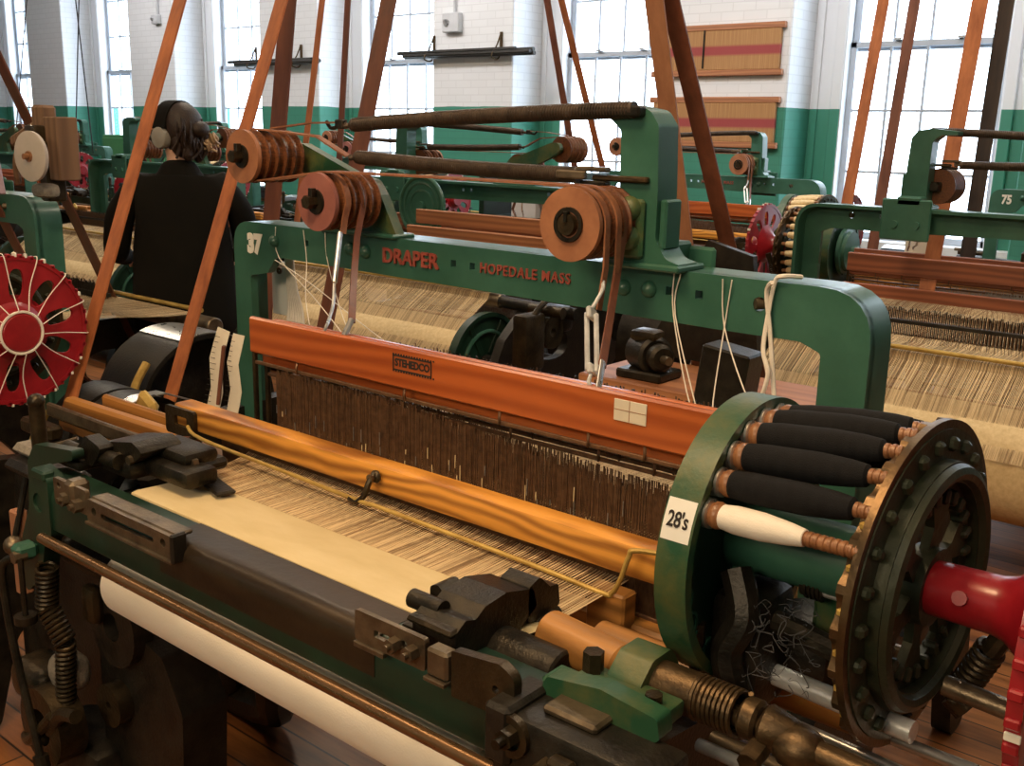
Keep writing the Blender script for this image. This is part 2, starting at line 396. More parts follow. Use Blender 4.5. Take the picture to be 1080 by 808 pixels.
for n, g in enumerate(GL):
    x0, x1 = g, g + GW; zm = 2.35
    f = mb('painted_casing')
    for s, a, b in ((0, g - .34, x0 - .05), (1, x1 + .05, g + GW + .34)):        # stepped casing boards either side
        f.box((a, YG - .13, Z0 - .08), (b, YG + .05, Z1 + .08), .004)
        c = b - .09 if s == 0 else a; f.box((c, YG - .17, Z0 - .08), (c + .09, YG - .13, Z1 + .08), .006)
        c = a + .03 if s == 0 else b - .08; f.box((c, YG - .15, Z0 - .08), (c + .05, YG - .13, Z1 + .08), .004)
    f.mat('window_white'); f.box((x0 - .07, YG - .16, Z0 - .08), (x0 - .04, YG - .05, Z1 + .08), .004); f.box((x1 + .04, YG - .16, Z0 - .08), (x1 + .07, YG - .05, Z1 + .08), .004); f.box((g - .34, YG - .22, Z0 - .12), (g + GW + .34, YG + .05, Z0 - .02), .008)
    f.box((x0 - .05, YG - .1, Z1), (x1 + .05, YG + .05, Z1 + .08), .004)
    wf = struct(f.build('window_%d' % (n + 1)))
    for nm, za, zb, yy in (('window_sash', Z0, zm + .035, YG - .06), ('window_sash', zm - .02, Z1, YG - .015)):
        s = mb('sash_paint')
        s.box((x0 - .05, yy, za - .02), (x0 + .01, yy + .04, zb), .004); s.box((x1 - .01, yy, za - .02), (x1 + .05, yy + .04, zb), .004)
        s.box((x0 - .05, yy, zb - .05), (x1 + .05, yy + .04, zb), .004); s.box((x0 - .05, yy, za - .02), (x1 + .05, yy + .04, za + .035), .004)
        for k in (1, 2, 3): s.box((x0 + GW * k / 4 - .011, yy + .005, za), (x0 + GW * k / 4 + .011, yy + .035, zb), .003)
        for k in (1, 2): z = za + .035 + (zb - za - .085) * k / 3; s.box((x0, yy + .008, z - .011), (x1, yy + .032, z + .011), .003)
        struct(s.build(nm, wf))
    p = MB().mat('window_glass').box((x0, YG + .02, Z0), (x1, YG + .024, Z1), 0).build('window_pane', wf, smooth=False); struct(p)
    lk = mb('steel')
    for k in (.3, .72): lk.box((x0 + GW * k - .03, YG - .1, zm + .035), (x0 + GW * k + .03, YG - .03, zm + .055), .004)
    struct(lk.build('window_latch', wf))
# ------------------------------------------------------------------ the loom (built where the green loom in front stands)
O = (-1.61, 1.83, 0)
AX, AY, AZ = (1, 0, 0), (0, 1, 0), (0, 0, 1)
L = thing('power_loom', 'green power loom numbered 37 with black bobbins, nearest the camera', 'loom', O, 'power looms in the weave room')
def dome(x, z, r=.018, y=1.83): return mb('green_paint').lathe([(0, r), (.004, r), (.011, r * .8), (.016, r * .45), (.018, .001)], (x, y, z), (0, -1, 0), 18)
# arch
out = rp([(-2.57, 0), (-2.57, 1.29), (-.665, 1.29), (-.665, 0), (-.757, 0), (-.757, 1.165), (-.80, 1.182), (-1.0, 1.182), (-2.33, 1.198), (-2.375, 1.198), (-2.415, 1.15), (-2.495, 1.135), (-2.495, 0)],
         [0, .075, .105, 0, 0, .012, .03, .03, 0, .02, .02, .012, 0])
holes = [square(c, .0085) for c in ((-2.241, 1.248), (-1.693, 1.245), (-1.632, 1.244), (-1.09, 1.246), (-1.021, 1.246))] + [circ((-.888, 1.243), .014, 16)]
arch = mb('green_paint').prism(out, holes, 'xz', 1.83, 1.855)
fl = rp([(-2.57, 0), (-2.57, 1.29), (-.665, 1.29), (-.665, 0)], [0, .075, .105, 0])[1:-1]
inn = rp([(-2.556, 0), (-2.556, 1.276), (-.679, 1.276), (-.679, 0)], [0, .062, .092, 0])[1:-1]
arch.prism([(-2.57, 0)] + fl + [(-.665, 0), (-.679, 0)] + inn[::-1] + [(-2.556, 0)], [], 'xz', 1.84, 1.935)
arch = arch.build('arch_frame', L)
for x, z in ((-2.377, 1.244), (-2.06, 1.249), (-2.001, 1.247), (-1.201, 1.242), (-1.138, 1.245)): dome(x, z).build('bolt', arch)
mb('worn_iron').cyl((-.897, 1.828, 1.243), (-.878, 1.85, 1.243), .011).build('pin', arch)
RX = (PI / 2, 0, 0)
letters('raised_lettering', 'DRAPER', .052, (-1.8385, 1.8285, 1.243), RX, 'raised_maroon', arch, .004, .0012, 1.05, 1.0)
letters('raised_lettering', 'HOPEDALE MASS', .033, (-1.4725, 1.8285, 1.243), RX, 'raised_maroon', arch, .003, .0004, 1.15, .95)
num = letters('number', '37', .070, (-2.472, 1.829, 1.226), RX, 'white_enamel', arch, .0006, .0055, 1.0, .9); num['own'] = 1
# side frames with their legs
for x0, x1 in ((-2.60, -2.55), (-.70, -.65)):
    f = mb('black_iron')
    f.prism(rp([(.95, 0), (1.03, 0), (1.10, .25), (1.35, .40), (1.7, .40), (1.86, .2), (1.90, 0), (2.0, 0), (2.06, .28), (2.35, .42), (2.62, .24), (2.68, 0), (2.80, 0), (2.72, .42), (2.62, .62), (2.45, .76), (2.0, .74), (1.3, .70), (1.02, .74), (.96, .5)], .05),
            [oval((1.55, .55), .2, .08, 0), oval((2.25, .55), .12, .07, 0)], 'yz', x0, x1)
    f.build('side_frame', L)
f = mb('black_iron').tube([(-1.80, 1.35, .35), (-1.9, 1.42, .2), (-2.02, 1.5, .07), (-2.3, 1.52, .02)], .05, 10); f.cyl((-2.6, 1.6, .30), (-.66, 1.6, .30), .03, 12)
f.cyl((-2.6, 2.2, .34), (-.66, 2.2, .34), .03, 12); f.tube([(-2.16, 1.3, .75), (-2.14, 1.42, .4), (-2.2, 1.5, .1), (-2.3, 1.52, .02)], .06, 10)
f.build('cross_shaft', L)
# breast beam
prof = rp([(.905, .772), (.905, .867), (.99, .864), (.99, .772)], [.004, .048, .006, 0], 9)
bb = mb('green_paint_dark').prism(prof, [], 'yz', -1.99, -.70)
bb.mat('beam_brown').prism([(p[0] - .0012, p[1] + .0008) for p in rp([(.905, .80), (.905, .867), (.99, .864), (.99, .855), (.93, .80)], [0, .048, 0, 0, 0], 9)], [], 'yz', -1.52, -.98)
bb = bb.build('breast_beam', L)
def slotplate(x0, x1, z0, z1, y, holes, t=.008, mat='worn_iron'): return mb(mat).prism(rp([(x0, z0), (x1, z0), (x1, z1), (x0, z1)], .006, 3), holes, 'xz', y - t, y)
p = slotplate(-1.735, -1.455, .842, .884, .899, [rp([(-1.685, .856), (-1.515, .858), (-1.515, .868), (-1.685, .867)], .004, 3), circ((-1.71, .864), .008, 14), circ((-1.485, .866), .008, 14)])
p.box((-1.735, .885, .836), (-1.455, .899, .842), .001); p.mat('black_iron').box((-1.458, .885, .838), (-1.448, .915, .89), .003); p.mat('worn_iron'); p.box((-1.735, .899, .878), (-1.46, .935, .886), .003)
p.build('slotted_plate', bb)
p = slotplate(-1.855, -1.735, .850, .898, .899, [circ((-1.835, .885), .006, 10)]); p.box((-1.81, .885, .86), (-1.775, .925, .905), .008)
for x, z in ((-1.80, .868), (-1.757, .866)): p.cyl((x, .875, z), (x, .893, z), .013, 6); p.cyl((x, .868, z), (x, .876, z), .006, 10)
p.build('mounting_plate', bb)
p = slotplate(-1.005, -.868, .856, .903, .899, [rp([(-.966, .873), (-.935, .873), (-.935, .884), (-.966, .884)], .003, 3), circ((-.908, .882), .006, 10)])
for x in (-.922, -.888): p.cyl((x, .876, .879), (x, .893, .879), .011, 6); p.cyl((x, .869, .879), (x, .877, .879), .005, 10)
p.box((-1.005, .887, .848), (-.945, .9, .856), .001)
p.build('slotted_plate', bb)
p = mb('worn_iron').box((-.862, .885, .858), (-.824, .91, .898), .004); p.box((-.862, .88, .852), (-.824, .9, .858), .001); p.build('stamped_plate', bb)
p = mb('greasy_iron').prism(rp([(-.82, .84), (-.715, .845), (-.715, .905), (-.74, .915), (-.82, .905)], [.004, .004, .03, .01, .004], 4), [circ((-.745, .878), .006, 10)], 'xz', .89, .905); p.build('end_plate', bb)
# front guard rod and its hanger
mb('copper_rod').cyl((-1.90, .88, .7645), (-.72, .88, .7725), .0105, 16).build('guard_rod', L)
# take-up roller
p = mb('dark_iron').cyl((-.96, 1.02, .845), (-.735, 1.02, .845), .036, 28, ch=.004); p.cyl((-.735, 1.02, .845), (-.70, 1.02, .845), .014); p.build('take_up_roller', L)
# lay, hand rail, reed
p = mb('lay_wood').box((-2.62, 1.285, .755), (-.40, 1.42, .800), .006); p.mat('lay_wood').cyl((-.80, 1.2, .805), (-.55, 1.2, .805), .033, 20); p.build('lay_beam', L)
rail = mb('rail_wood').box((-2.07, 1.29, .876), (-.715, 1.34, .931), .007, seg=2).build('hand_rail', L)
p = mb('greasy_iron').prism(rp([(-2.09, .86), (-1.975, .86), (-1.975, .925), (-2.09, .925)], .01, 4), [rp([(-2.055, .883), (-2.005, .883), (-2.005, .906), (-2.055, .906)], .004, 3)], 'xz', 1.28, 1.289)
p.tube([(-1.985, 1.28, .865), (-1.98, 1.272, .84), (-1.97, 1.28, .80)], .008, 8); p.build('end_bracket', rail)
p = mb('greasy_iron').ball((-1.378, 1.279, .914), .013, 12, (1, .6, 1)); p.tube([(-1.378, 1.277, .922), (-1.379, 1.262, .905), (-1.385, 1.255, .88), (-1.40, 1.25, .866), (-1.42, 1.25, .868)], .006, 8)
p.mat('worn_iron').cyl((-1.378, 1.268, .914), (-1.378, 1.262, .914), .008, 10); p.build('hook', rail)
mb('gold_scrap').tube([(-1.985, 1.27, .893), (-1.905, 1.252, .884), (-1.616, 1.25, .876), (-1.377, 1.25, .869), (-1.338, 1.25, .8705), (-.976, 1.25, .863), (-.835, 1.25, .857), (-.815, 1.25, .863), (-.80, 1.25, .892), (-.788, 1.25, .93), (-.778, 1.255, .942), (-.70, 1.28, .944)], .0042, 8).build('feeler_wire', rail)
r = mb('heddle_wire').box((-1.95, 1.318, .868), (-.68, 1.33, .878), .001); r.box((-1.95, 1.318, .796), (-.68, 1.33, .806), .001)
for k in range(420): x = -1.93 + k * 1.245 / 420; r.box((x, 1.320, .80), (x + .0011, 1.327, .872), 0)
r.build('reed', L, fix=False)['kind'] = 'stuff'
p = mb('lay_wood').box((-.872, 1.262, .775), (-.80, 1.30, .855), .004); p.build('lay_end_block', L)
# shuttle boxes
p = mb('lay_wood').box((-2.66, 1.33, .79), (-2.08, 1.365, .83), .008, rot=Matrix.Rotation(.03, 3, 'Z')); p.mat('worn_iron').box((-2.62, 1.255, .80), (-2.14, 1.27, .835), .004)
p.mat('greasy_iron').box((-2.62, 1.27, .79), (-2.12, 1.335, .796), .002); p.mat('lay_wood').box((-2.60, 1.40, .79), (-2.25, 1.42, .835), .006); p.mat('greasy_iron').box((-2.66, 1.2, .76), (-2.5, 1.24, .80), .008); p.mat('gold_scrap').box((-2.50, 1.44, .79), (-2.42, 1.47, .85), .012, rot=Matrix.Rotation(.5, 3, 'Y'))
p.mat('belt_brown').tube([(-2.12, 1.31, .82), (-2.04, 1.29, .845), (-1.99, 1.285, .855)], .014, 8)
p.build('shuttle_box', L)
p = mb('lay_wood').box((-.62, 1.31, .80), (-.40, 1.34, .85), .006); p.mat('worn_iron').box((-.62, 1.40, .80), (-.40, 1.415, .85), .004); p.build('shuttle_box', L)
# temples
t = mb('dark_iron').box((-1.86, .945, .868), (-1.745, 1.01, .905), .012, seg=2); t.box((-1.75, .975, .875), (-1.60, 1.05, .912), .012, seg=2)
t.prism(rp([(-1.86, .90), (-1.745, .905), (-1.70, .935), (-1.74, .95), (-1.845, .93)], .012, 4), [], 'xz', .95, 1.04); t.box((-1.78, 1.0, .905), (-1.64, 1.08, .935), .012, seg=2)
t.box((-1.71, 1.05, .875), (-1.665, 1.12, .90), .008); t.box((-1.675, 1.03, .863), (-1.56, 1.07, .871), .003, rot=Matrix.Rotation(-.25, 3, 'Z')); t.cyl((-1.83, .94, .905), (-1.77, .94, .905), .016, 14)
t.box((-1.97, .90, .87), (-1.86, .96, .895), .01, seg=2); t.cyl((-1.95, .93, .90), (-1.87, .93, .90), .015, 14); t.prism(rp([(-1.92, .89), (-1.84, .885), (-1.80, .93), (-1.86, .945)], .01, 4), [], 'xz', .92, .95); t.v = [(x - .05 + .02 * (x + 1.7), y + .07, z + .001) for x, y, z in t.v]; t = t.build('temple', L)
for x, y, z in ((-1.785, .968, .912), (-1.745, .972, .914), (-1.67, 1.045, .915), (-1.64, 1.045, .915)): mb('worn_iron').cyl((x - .05, y + .04, z + .001), (x - .05, y + .052, z + .001), .009, 6).build('bolt', t)

t = mb('dark_iron').prism(rp([(.925, .868), (.925, .905), (.945, .918), (.965, .912), (.985, .925), (1.03, .930), (1.09, .915), (1.10, .885), (1.06, .862), (.97, .862)], .008, 4), [], 'yz', -.925, -.845)
t.box((-.955, .93, .862), (-.925, 1.0, .885), .006, seg=2); t.prism(rp([(-.955, .885), (-.925, .885), (-.925, .915), (-.94, .925), (-.955, .92)], .008, 4), [], 'xz', .99, 1.03)
t.cyl((-.955, .955, .913), (-.895, .955, .913), .014, 16); t.prism(rp([(1.08, .865), (1.08, .92), (1.105, .928), (1.13, .905), (1.15, .903), (1.155, .87), (1.13, .855)], .006, 3), [], 'yz', -.90, -.845)
t.box((-.885, 1.10, .83), (-.84, 1.16, .865), .006); t.cyl((-.845, 1.13, .848), (-.83, 1.13, .848), .02, 12)
t = t.build('temple', L)
mb('greasy_iron').box((-.93, .915, .9), (-.845, .945, .91), .004).build('roll_cap', t); mb('gold_scrap').box((-.88, 1.07, .835), (-.862, 1.1, .86), .003).build('clip', t)
# right-hand end: bearing casting, take-up shaft, springs, rods
p = mb('green_worn').prism(rp([(-.715, .862), (-.69, .855), (-.56, .855), (-.535, .875), (-.54, .90), (-.62, .908), (-.70, .895)], .008, 4), [], 'xz', .935, .965)
p.box((-.69, .96, .862), (-.55, 1.02, .886), .006, seg=2); p.box((-.715, .94, .87), (-.665, .985, .89), .006)
p.prism(rp([(1.005, .86), (1.095, .86), (1.095, .885), (1.075, .912), (1.03, .912), (1.0, .885)], .015, 4), [], 'yz', -.655, -.605)
p = p.build('bearing_casting', L)
mb('greasy_iron').cyl((-.675, 1.0, .885), (-.675, 1.0, .913), .014, 6).build('bolt', p); mb('greasy_iron').cyl((-.575, .985, .886), (-.575, .985, .898), .011, 8).build('bolt', p); mb('greasy_iron').cyl((-.60, 1.13, .90), (-.60, 1.13, .93), .012, 6).cyl((-.60, 1.13, .80), (-.60, 1.13, .90), .008, 8).build('stud', p)
p = mb('black_iron').box((-.735, .87, .56), (-.50, .95, .87), .01, seg=2); p.box((-.74, .86, .80), (-.70, .95, .88), .006); p.mat('worn_iron').box((-.68, .90, .868), (-.60, .94, .880), .004)
p.mat('greasy_iron')
for x, z in ((-.695, .85), (-.645, .825), (-.625, .80)): p.cyl((x, .87, z), (x, .845, z), .013, 6); p.cyl((x, .845, z), (x, .832, z), .007, 10)
p.box((-.635, .848, .815), (-.60, .87, .852), .005); p.box((-.56, .84, .80), (-.53, .87, .835), .006, rot=Matrix.Rotation(.4, 3, 'Y')); p.ring((-.70, .868, .845), AY, .018, .028, -.006, .004, 18)
p.build('end_casting', L)
p = mb('brass_shaft').cyl((-.66, 1.05, .874), (-.545, 1.05, .876), .029, 22, ch=.004); p.cyl((-.60, 1.05, .874), (-.30, 1.03, .878), .013, 14)
p.cyl((-.485, 1.045, .878), (-.462, 1.045, .878), .026, 18, ch=.004); p.cyl((-.455, 1.04, .878), (-.415, 1.04, .878), .029, 18, r2=.022, ch=.004); p.ball((-.41, 1.035, .872), .03, 14, (1.1, 1, .9)); p.cyl((-.41, 1.035, .876), (-.22, 1.02, .876), .0135, 14)
p.cyl((-.45, 1.02, .862), (-.45, .99, .855), .014, 8)
p.mat('lay_wood').cyl((-.80, 1.07, .872), (-.66, 1.05, .874), .031, 22, ch=.004)
p = p.build('take_up_shaft', L)
def coil(m, p, q, R, r, turns):
    p = V(p); q = V(q); d = (q - p); ax = d.normalized(); a = ax.orthogonal().normalized(); b = ax.cross(a); n = int(turns * 14)
    return m.tube([p + d * (i / n) + (a * math.cos(2 * PI * turns * i / n) + b * math.sin(2 * PI * turns * i / n)) * R for i in range(n + 1)], r, 6, False)
coil(mb('brass_shaft'), (-.548, 1.05, .876), (-.488, 1.046, .878), .027, .0035, 9).build('coil_spring', p)
p = mb('galvanised').cyl((-.55, 1.21, .852), (-.33, 1.19, .852), .0145, 18); p.cyl((-.47, 1.23, .99), (-.40, 1.23, .99), .017, 16); p.mat('steel').cyl((-.42, 1.23, .81), (-.16, 1.18, .838), .0085, 12); p.cyl((-.46, 1.16, .82), (-.14, 1.12, .83), .0075, 12)
p.mat('galvanised').cyl((-.56, 1.08, .79), (-.16, 1.02, .83), .009, 12); p.mat('worn_iron').cyl((-.56, 1.12, .78), (-.15, 1.06, .80), .012, 12); p.cyl((-.33, 1.3, .87), (-.17, 1.3, .86), .014, 12); p.mat('dark_iron').cyl((-.50, 1.23, .99), (-.47, 1.23, .99), .022, 16)
for k in range(4): p.ring((-.475 - k * .006, 1.23, .99), AX, .02, .0245, 0, .003, 18)
p.build('tie_rod', L)
p = coil(mb('greasy_iron'), (-.287, 1.33, .925), (-.325, 1.35, .835), .0165, .0042, 10); p.tube([(-.287, 1.33, .92), (-.276, 1.33, .945), (-.262, 1.34, .985)], .014, 10); p.cyl((-.33, 1.35, .835), (-.31, 1.35, .82), .02, 10); p.build('coil_spring', L)
# harness
for i, y in enumerate((1.47, 1.505, 1.54, 1.575)):
    dz = (0, -.035, -.015, -.05)[i]
    h = mb('harness_wood').box((-2.02, y, 1.030 + dz), (-.77, y + .016, 1.117 + dz), .004); h.box((-2.02, y, .60 + dz), (-.77, y + .016, .66 + dz), .004)
    h.mat('greasy_iron')
    for x in (-2.015, -.782): h.box((x, y + .002, .62 + dz), (x + .010, y + .014, 1.04 + dz), .002)
    h = h.build('harness_frame', L)
    r = mb('heddle_wire').box((-2.01, y + .004, 1.004 + dz), (-.775, y + .010, 1.012 + dz), .001); r.box((-2.01, y + .004, .69 + dz), (-.775, y + .010, .70 + dz), .001)
    for x in (-1.85, -1.5, -1.24, -1.03, -.91): r.tube([(x, y + .007, 1.032 + dz), (x + .006, y - .002, 1.018 + dz), (x, y + .007, 1.004 + dz)], .003, 6)
    r.build('heddle_rod', h)
    d = mb('heddle_wire'); rnd = random.Random(i)
    for k in range(400):
        x = -1.93 + 1.07 * k / 400 + rnd.uniform(-.001, .001)
        zt = 1.0 + dz - rnd.choice((0, 0, .004, .012)) - .04 * max(0, min(1, (x + 1.5) / .5)); d.mat('heddle_wire'); d.box((x, y + .006, .69 + dz), (x + .0016, y + .0072, zt), 0)
        if i == 0 and rnd.random() < .16: z_ = rnd.uniform(.80, .90); d.mat(rnd.choice(('yarn_cream', 'heddle_steel'))); d.box((x + .0016, y + .003, z_), (x + .0034, y + .0042, z_ + rnd.uniform(.01, .035)), 0); d.mat('heddle_wire')
        if k % 3 == 0: d.box((x - .0006, y + .004, .805 + dz), (x + .0022, y + .008, .822 + dz), 0)
    d.build('heddles', h, fix=False, smooth=False)['kind'] = 'stuff'
    if i == 0:
        s = letters('stamp', 'STEHEDCO', .022, (-1.472, 1.4695, 1.0845), RX, 'ink', h, .0003, .0009, .95, .93); s['own'] = 1
        q = mb('ink'); x0, x1, z0, z1 = -1.528, -1.416, 1.068, 1.101
        for a, b in (((x0, z0), (x1, z0 + .003)), ((x0, z1 - .003), (x1, z1)), ((x0, z0), (x0 + .003, z1)), ((x1 - .003, z0), (x1, z1))): q.box((a[0], 1.4685, a[1]), (b[0], 1.4695, b[1]), 0)
        for k in range(16):
            for z in (z0 - .003, z1): q.box((x0 + k * .0077, 1.4685, z), (x0 + k * .0077 + .004, 1.4695, z + .003), 0)
        q = q.build('stamp_border', h); q['own'] = 1
        q = mb('paper').box((-.972, 1.4675, 1.068), (-.905, 1.4695, 1.107), .0008); q.mat('belt_tan').box((-.940, 1.467, 1.068), (-.9388, 1.4674, 1.107), 0); q.box((-.972, 1.467, 1.088), (-.905, 1.4674, 1.089), 0)
        q = q.build('paper_patch', h); q['own'] = 1; q['label'] = 'pale paper patch'
mb('yarn_white').box((-1.48, 1.60, .955), (-.80, 1.603, 1.02), .001).build('lease_strip', L)['own'] = 1
# drop-wire bank behind the harness
d = mb('black_iron').box((-2.1, 2.185, .86), (-.85, 2.215, .875), .002); rnd = random.Random(2)
for k in range(420):
    x = -2.25 + 1.38 * k / 420; d.mat(('black_iron', 'black_iron', 'dark_iron', 'heddle_wire')[k % 4]); d.box((x, 2.18 + .01 * (k % 4), .79), (x + .0034, 2.182 + .01 * (k % 4), .915 + rnd.uniform(-.012, .008)), 0)
d.build('drop_wires', L, fix=False, smooth=False)['kind'] = 'stuff'
# spring bracket and springs
g = rp([(-1.232, 1.29), (-1.232, 1.305), (-1.203, 1.312), (-1.203, 1.45), (-1.206, 1.565), (-1.235, 1.588), (-1.30, 1.590), (-1.30, 1.604), (-1.20, 1.615), (-1.14, 1.605), (-1.118, 1.575), (-1.112, 1.45), (-1.112, 1.35), (-1.085, 1.312), (-1.055, 1.305), (-1.055, 1.29)], [0, .003, .015, 0, .02, .02, 0, 0, .03, .03, .02, 0, .03, .03, .003, 0], 5)
sb = mb('green_paint').prism(g, [], 'xz', 1.80, 1.875); sb.box((-1.235, 1.79, 1.288), (-1.05, 1.90, 1.302), .004); sb.mat('green_worn').box((-1.197, 1.785, 1.31), (-1.135, 1.80, 1.43), .006)
sb.mat('green_paint').box((-1.255, 1.936, 1.16), (-1.05, 1.95, 1.33), .006); sb.box((-1.21, 1.875, 1.302), (-1.11, 1.95, 1.34), .006); sb.cyl((-1.20, 1.95, 1.225), (-1.20, 1.962, 1.225), .016, 12); sb.cyl((-1.11, 1.95, 1.225), (-1.11, 1.962, 1.225), .016, 12); sb.box((-1.112, 1.81, 1.33), (-1.095, 1.87, 1.43), .004)
sb = sb.build('spring_bracket', L)
for z in (1.41, 1.352): mb('green_worn').lathe([(0, .026), (.008, .025), (.016, .018), (.022, .008), (.023, .001)], (-1.166, 1.785, z), (0, -1, 0), 20).build('bolt', sb)
mb('brass_shaft').box((-1.265, 1.785, 1.462), (-1.13, 1.80, 1.474), .003).build('tongue', sb)
def long_spring(a, b, sag, r):
    a = V(a); b = V(b); n = 460; m = mb('spring_steel'); P = []
    vs = []; fs = []; sg = 12
    for i in range(n + 1):
        t = i / n; c = a.lerp(b, t) + V((0, 0, sag * 4 * t * (1 - t))); rr = r * (1 + .06 * (1 if i % 4 < 2 else -1)) if 4 < i < n - 4 else r
        for k in range(sg): vs.append(c + V((0, math.cos(2 * PI * k / sg) * rr, math.sin(2 * PI * k / sg) * rr)))
    for i in range(n):
        for k in range(sg): fs.append([i * sg + k, i * sg + (k + 1) % sg, (i + 1) * sg + (k + 1) % sg, (i + 1) * sg + k])
    fs += [list(range(sg))[::-1], [n * sg + k for k in range(sg)]]; m.add(vs, fs)
    m.tube([a, a - V((.012, 0, 0)), a - V((.02, .006, .004)), a - V((.026, 0, -.002))], .006, 8); return m
s = long_spring((-2.0, 1.79, 1.565), (-1.17, 1.79, 1.604), .004, .0165); s.mat('dark_iron').box((-1.30, 1.775, 1.59), (-1.15, 1.805, 1.612), .004); s.build('spring', L)
s = long_spring((-1.985, 1.79, 1.487), (-1.30, 1.79, 1.471), -.004, .0165); s.mat('worn_iron').box((-1.345, 1.765, 1.464), (-1.27, 1.78, 1.481), .003); s.box((-1.30, 1.775, 1.480), (-1.225, 1.80, 1.49), .003); s.mat('dark_iron').box((-1.29, 1.775, 1.452), (-1.225, 1.80, 1.462), .003); s.build('spring', L)
# pulleys on their brackets
pb = mb('green_worn').prism(rp([(-2.16, 1.29), (-1.885, 1.29), (-1.945, 1.395), (-1.975, 1.43), (-2.03, 1.44), (-2.25, 1.515), (-2.30, 1.515), (-2.31, 1.475), (-2.24, 1.435), (-2.12, 1.385)], [0, 0, .03, .03, .03, .03, .03, .03, .02, .02], 5), [], 'xz', 1.83, 1.86)
pb.mat('green_paint').box((-2.17, 1.81, 1.288), (-1.88, 1.89, 1.30), .004); pb.build('pulley_bracket', L)
def pulley(x, z, y0, y1, r, face, hub):
    m = mb(face).lathe([(0, r * .25), (0, r), (.012, r)], (x, y0, z), AY, 48, cap=False); n = 5; m.mat('pulley_wrap'); pr = [(.012, r)]
    w = (y1 - y0 - .012) / n
    for k in range(n): t = .012 + k * w; pr += [(t + w * .12, r * .97), (t + w * .25, r * .86), (t + w * .75, r * .86), (t + w * .88, r), (t + w, r)]
    pr.append((y1 - y0, r * .3)); m.lathe(pr, (x, y0, z), AY, 48, cap=False); m.cyl((x, y0 + .01, z), (x, y1, z), r * .3, 16)
    p = m.build('pulley', L); h = mb('dark_iron')
    if hub == 'ring': h.ring((x, y0, z), AY, r * .36, r * .47, -.006, .004, 28); h.mat('greasy_iron').lathe([(-.012, .001), (-.012, r * .28), (0, r * .3), (.004, r * .3)], (x, y0, z), AY, 20, cap=False); h.mat('dark_iron').box((x - .004, y0 - .016, z + .005), (x + .004, y0 - .005, z + r * .36), .001)
    else: h.lathe([(-.004, .001), (-.004, r * .42), (.004, r * .45)], (x, y0, z), AY, 24, cap=False); h.mat('greasy_iron').cyl((x - .004, y0 - .03, z), (x - .004, y0, z), r * .24, 6); h.mat('dark_iron').box((x - .006, y0 - .02, z + .012), (x + .008, y0 - .006, z + r * .48), .001)
    h.build('hub', p); return p
pulley(-1.218, 1.381, 1.65, 1.79, .073, 'pulley_face', 'ring')
pulley(-1.98, 1.381, 1.65, 1.80, .070, 'pulley_pink', 'bolt')
pulley(-2.27, 1.480, 1.65, 1.80, .068, 'pulley_face', 'bolt')
mb('dark_iron').cyl((-1.218, 1.65, 1.381), (-1.218, 1.84, 1.381), .018).box((-1.235, 1.79, 1.36), (-1.15, 1.83, 1.40), .004).build('axle', L); mb('dark_iron').cyl((-1.98, 1.65, 1.381), (-1.98, 1.84, 1.381), .018).build('axle', L); mb('dark_iron').cyl((-2.27, 1.65, 1.48), (-2.27, 1.84, 1.48), .018).build('axle', L)
def strap(pts, w=.02, t=.004, across=AY, mat='strap_leather'): return mb(mat).strip(pts, w, t, across).build('strap', L)
def wrap(c, r, a0, a1, y, n=12): return [(c[0] + r * math.cos(a0 + (a1 - a0) * k / n), y, c[1] + r * math.sin(a0 + (a1 - a0) * k / n)) for k in range(n + 1)]
for y in (1.675, 1.715):
    strap(wrap((-2.27, 1.48), .064, -PI / 2 - 1.5, -PI / 2 + .1, y)[::1] + wrap((-1.98, 1.381), .072, PI / 2 + .3, PI / 2, y, 3) + [(-1.6, y, 1.455)] + wrap((-1.218, 1.381), .074, PI / 2, 0, y) + [(-1.144, y, 1.30), (-1.142, y - .02, 1.22)], .016)
strap([(-2.285, 1.70, 1.55), (-2.2, 1.72, 1.545), (-2.1, 1.76, 1.535), (-2.02, 1.79, 1.488)], .022)
strap([(-2.285, 1.76, 1.552), (-2.15, 1.78, 1.568), (-2.06, 1.79, 1.57), (-2.03, 1.79, 1.565)], .014)
strap(wrap((-1.98, 1.381), .066, .9, 0, 1.745, 6) + [(-1.912, 1.72, 1.30), (-1.86, 1.66, 1.20), (-1.745, 1.55, 1.13)], .017, mat='belt_brown')
strap(wrap((-1.98, 1.381), .071, 1.2, 0, 1.69, 6) + [(-1.909, 1.68, 1.35), (-1.907, 1.67, 1.31)], .017)
strap(wrap((-1.218, 1.381), .066, 1.2, 0, 1.75, 6) + [(-1.150, 1.73, 1.30), (-1.11, 1.65, 1.22), (-1.05, 1.54, 1.14)], .017, mat='belt_brown')
b = mb('dark_iron').box((-2.06, 1.78, 1.555), (-2.03, 1.80, 1.578), .003); b.tube([(-2.10, 1.79, 1.573), (-2.085, 1.79, 1.557), (-2.06, 1.79, 1.56), (-2.055, 1.79, 1.572)], .005, 8); b.build('buckle', L)
h = mb('steel').bar((-1.905, 1.66, 1.315), (-1.86, 1.60, 1.20), .014, .010, AX, .003); h.tube([(-1.86, 1.60, 1.20), (-1.83, 1.57, 1.16), (-1.80, 1.53, 1.13), (-1.785, 1.51, 1.12), (-1.78, 1.49, 1.09)], .004, 8); h.build('strap_hook', L)
h = mb('steel').tube([(-1.745, 1.55, 1.135), (-1.72, 1.49, 1.085)], .007, 8, False); h.build('strap_hook', L)
h = mb('galvanised').tube([(-1.145, 1.67, 1.275), (-1.132, 1.65, 1.262), (-1.132, 1.63, 1.24), (-1.134, 1.61, 1.22)], .004, 8)
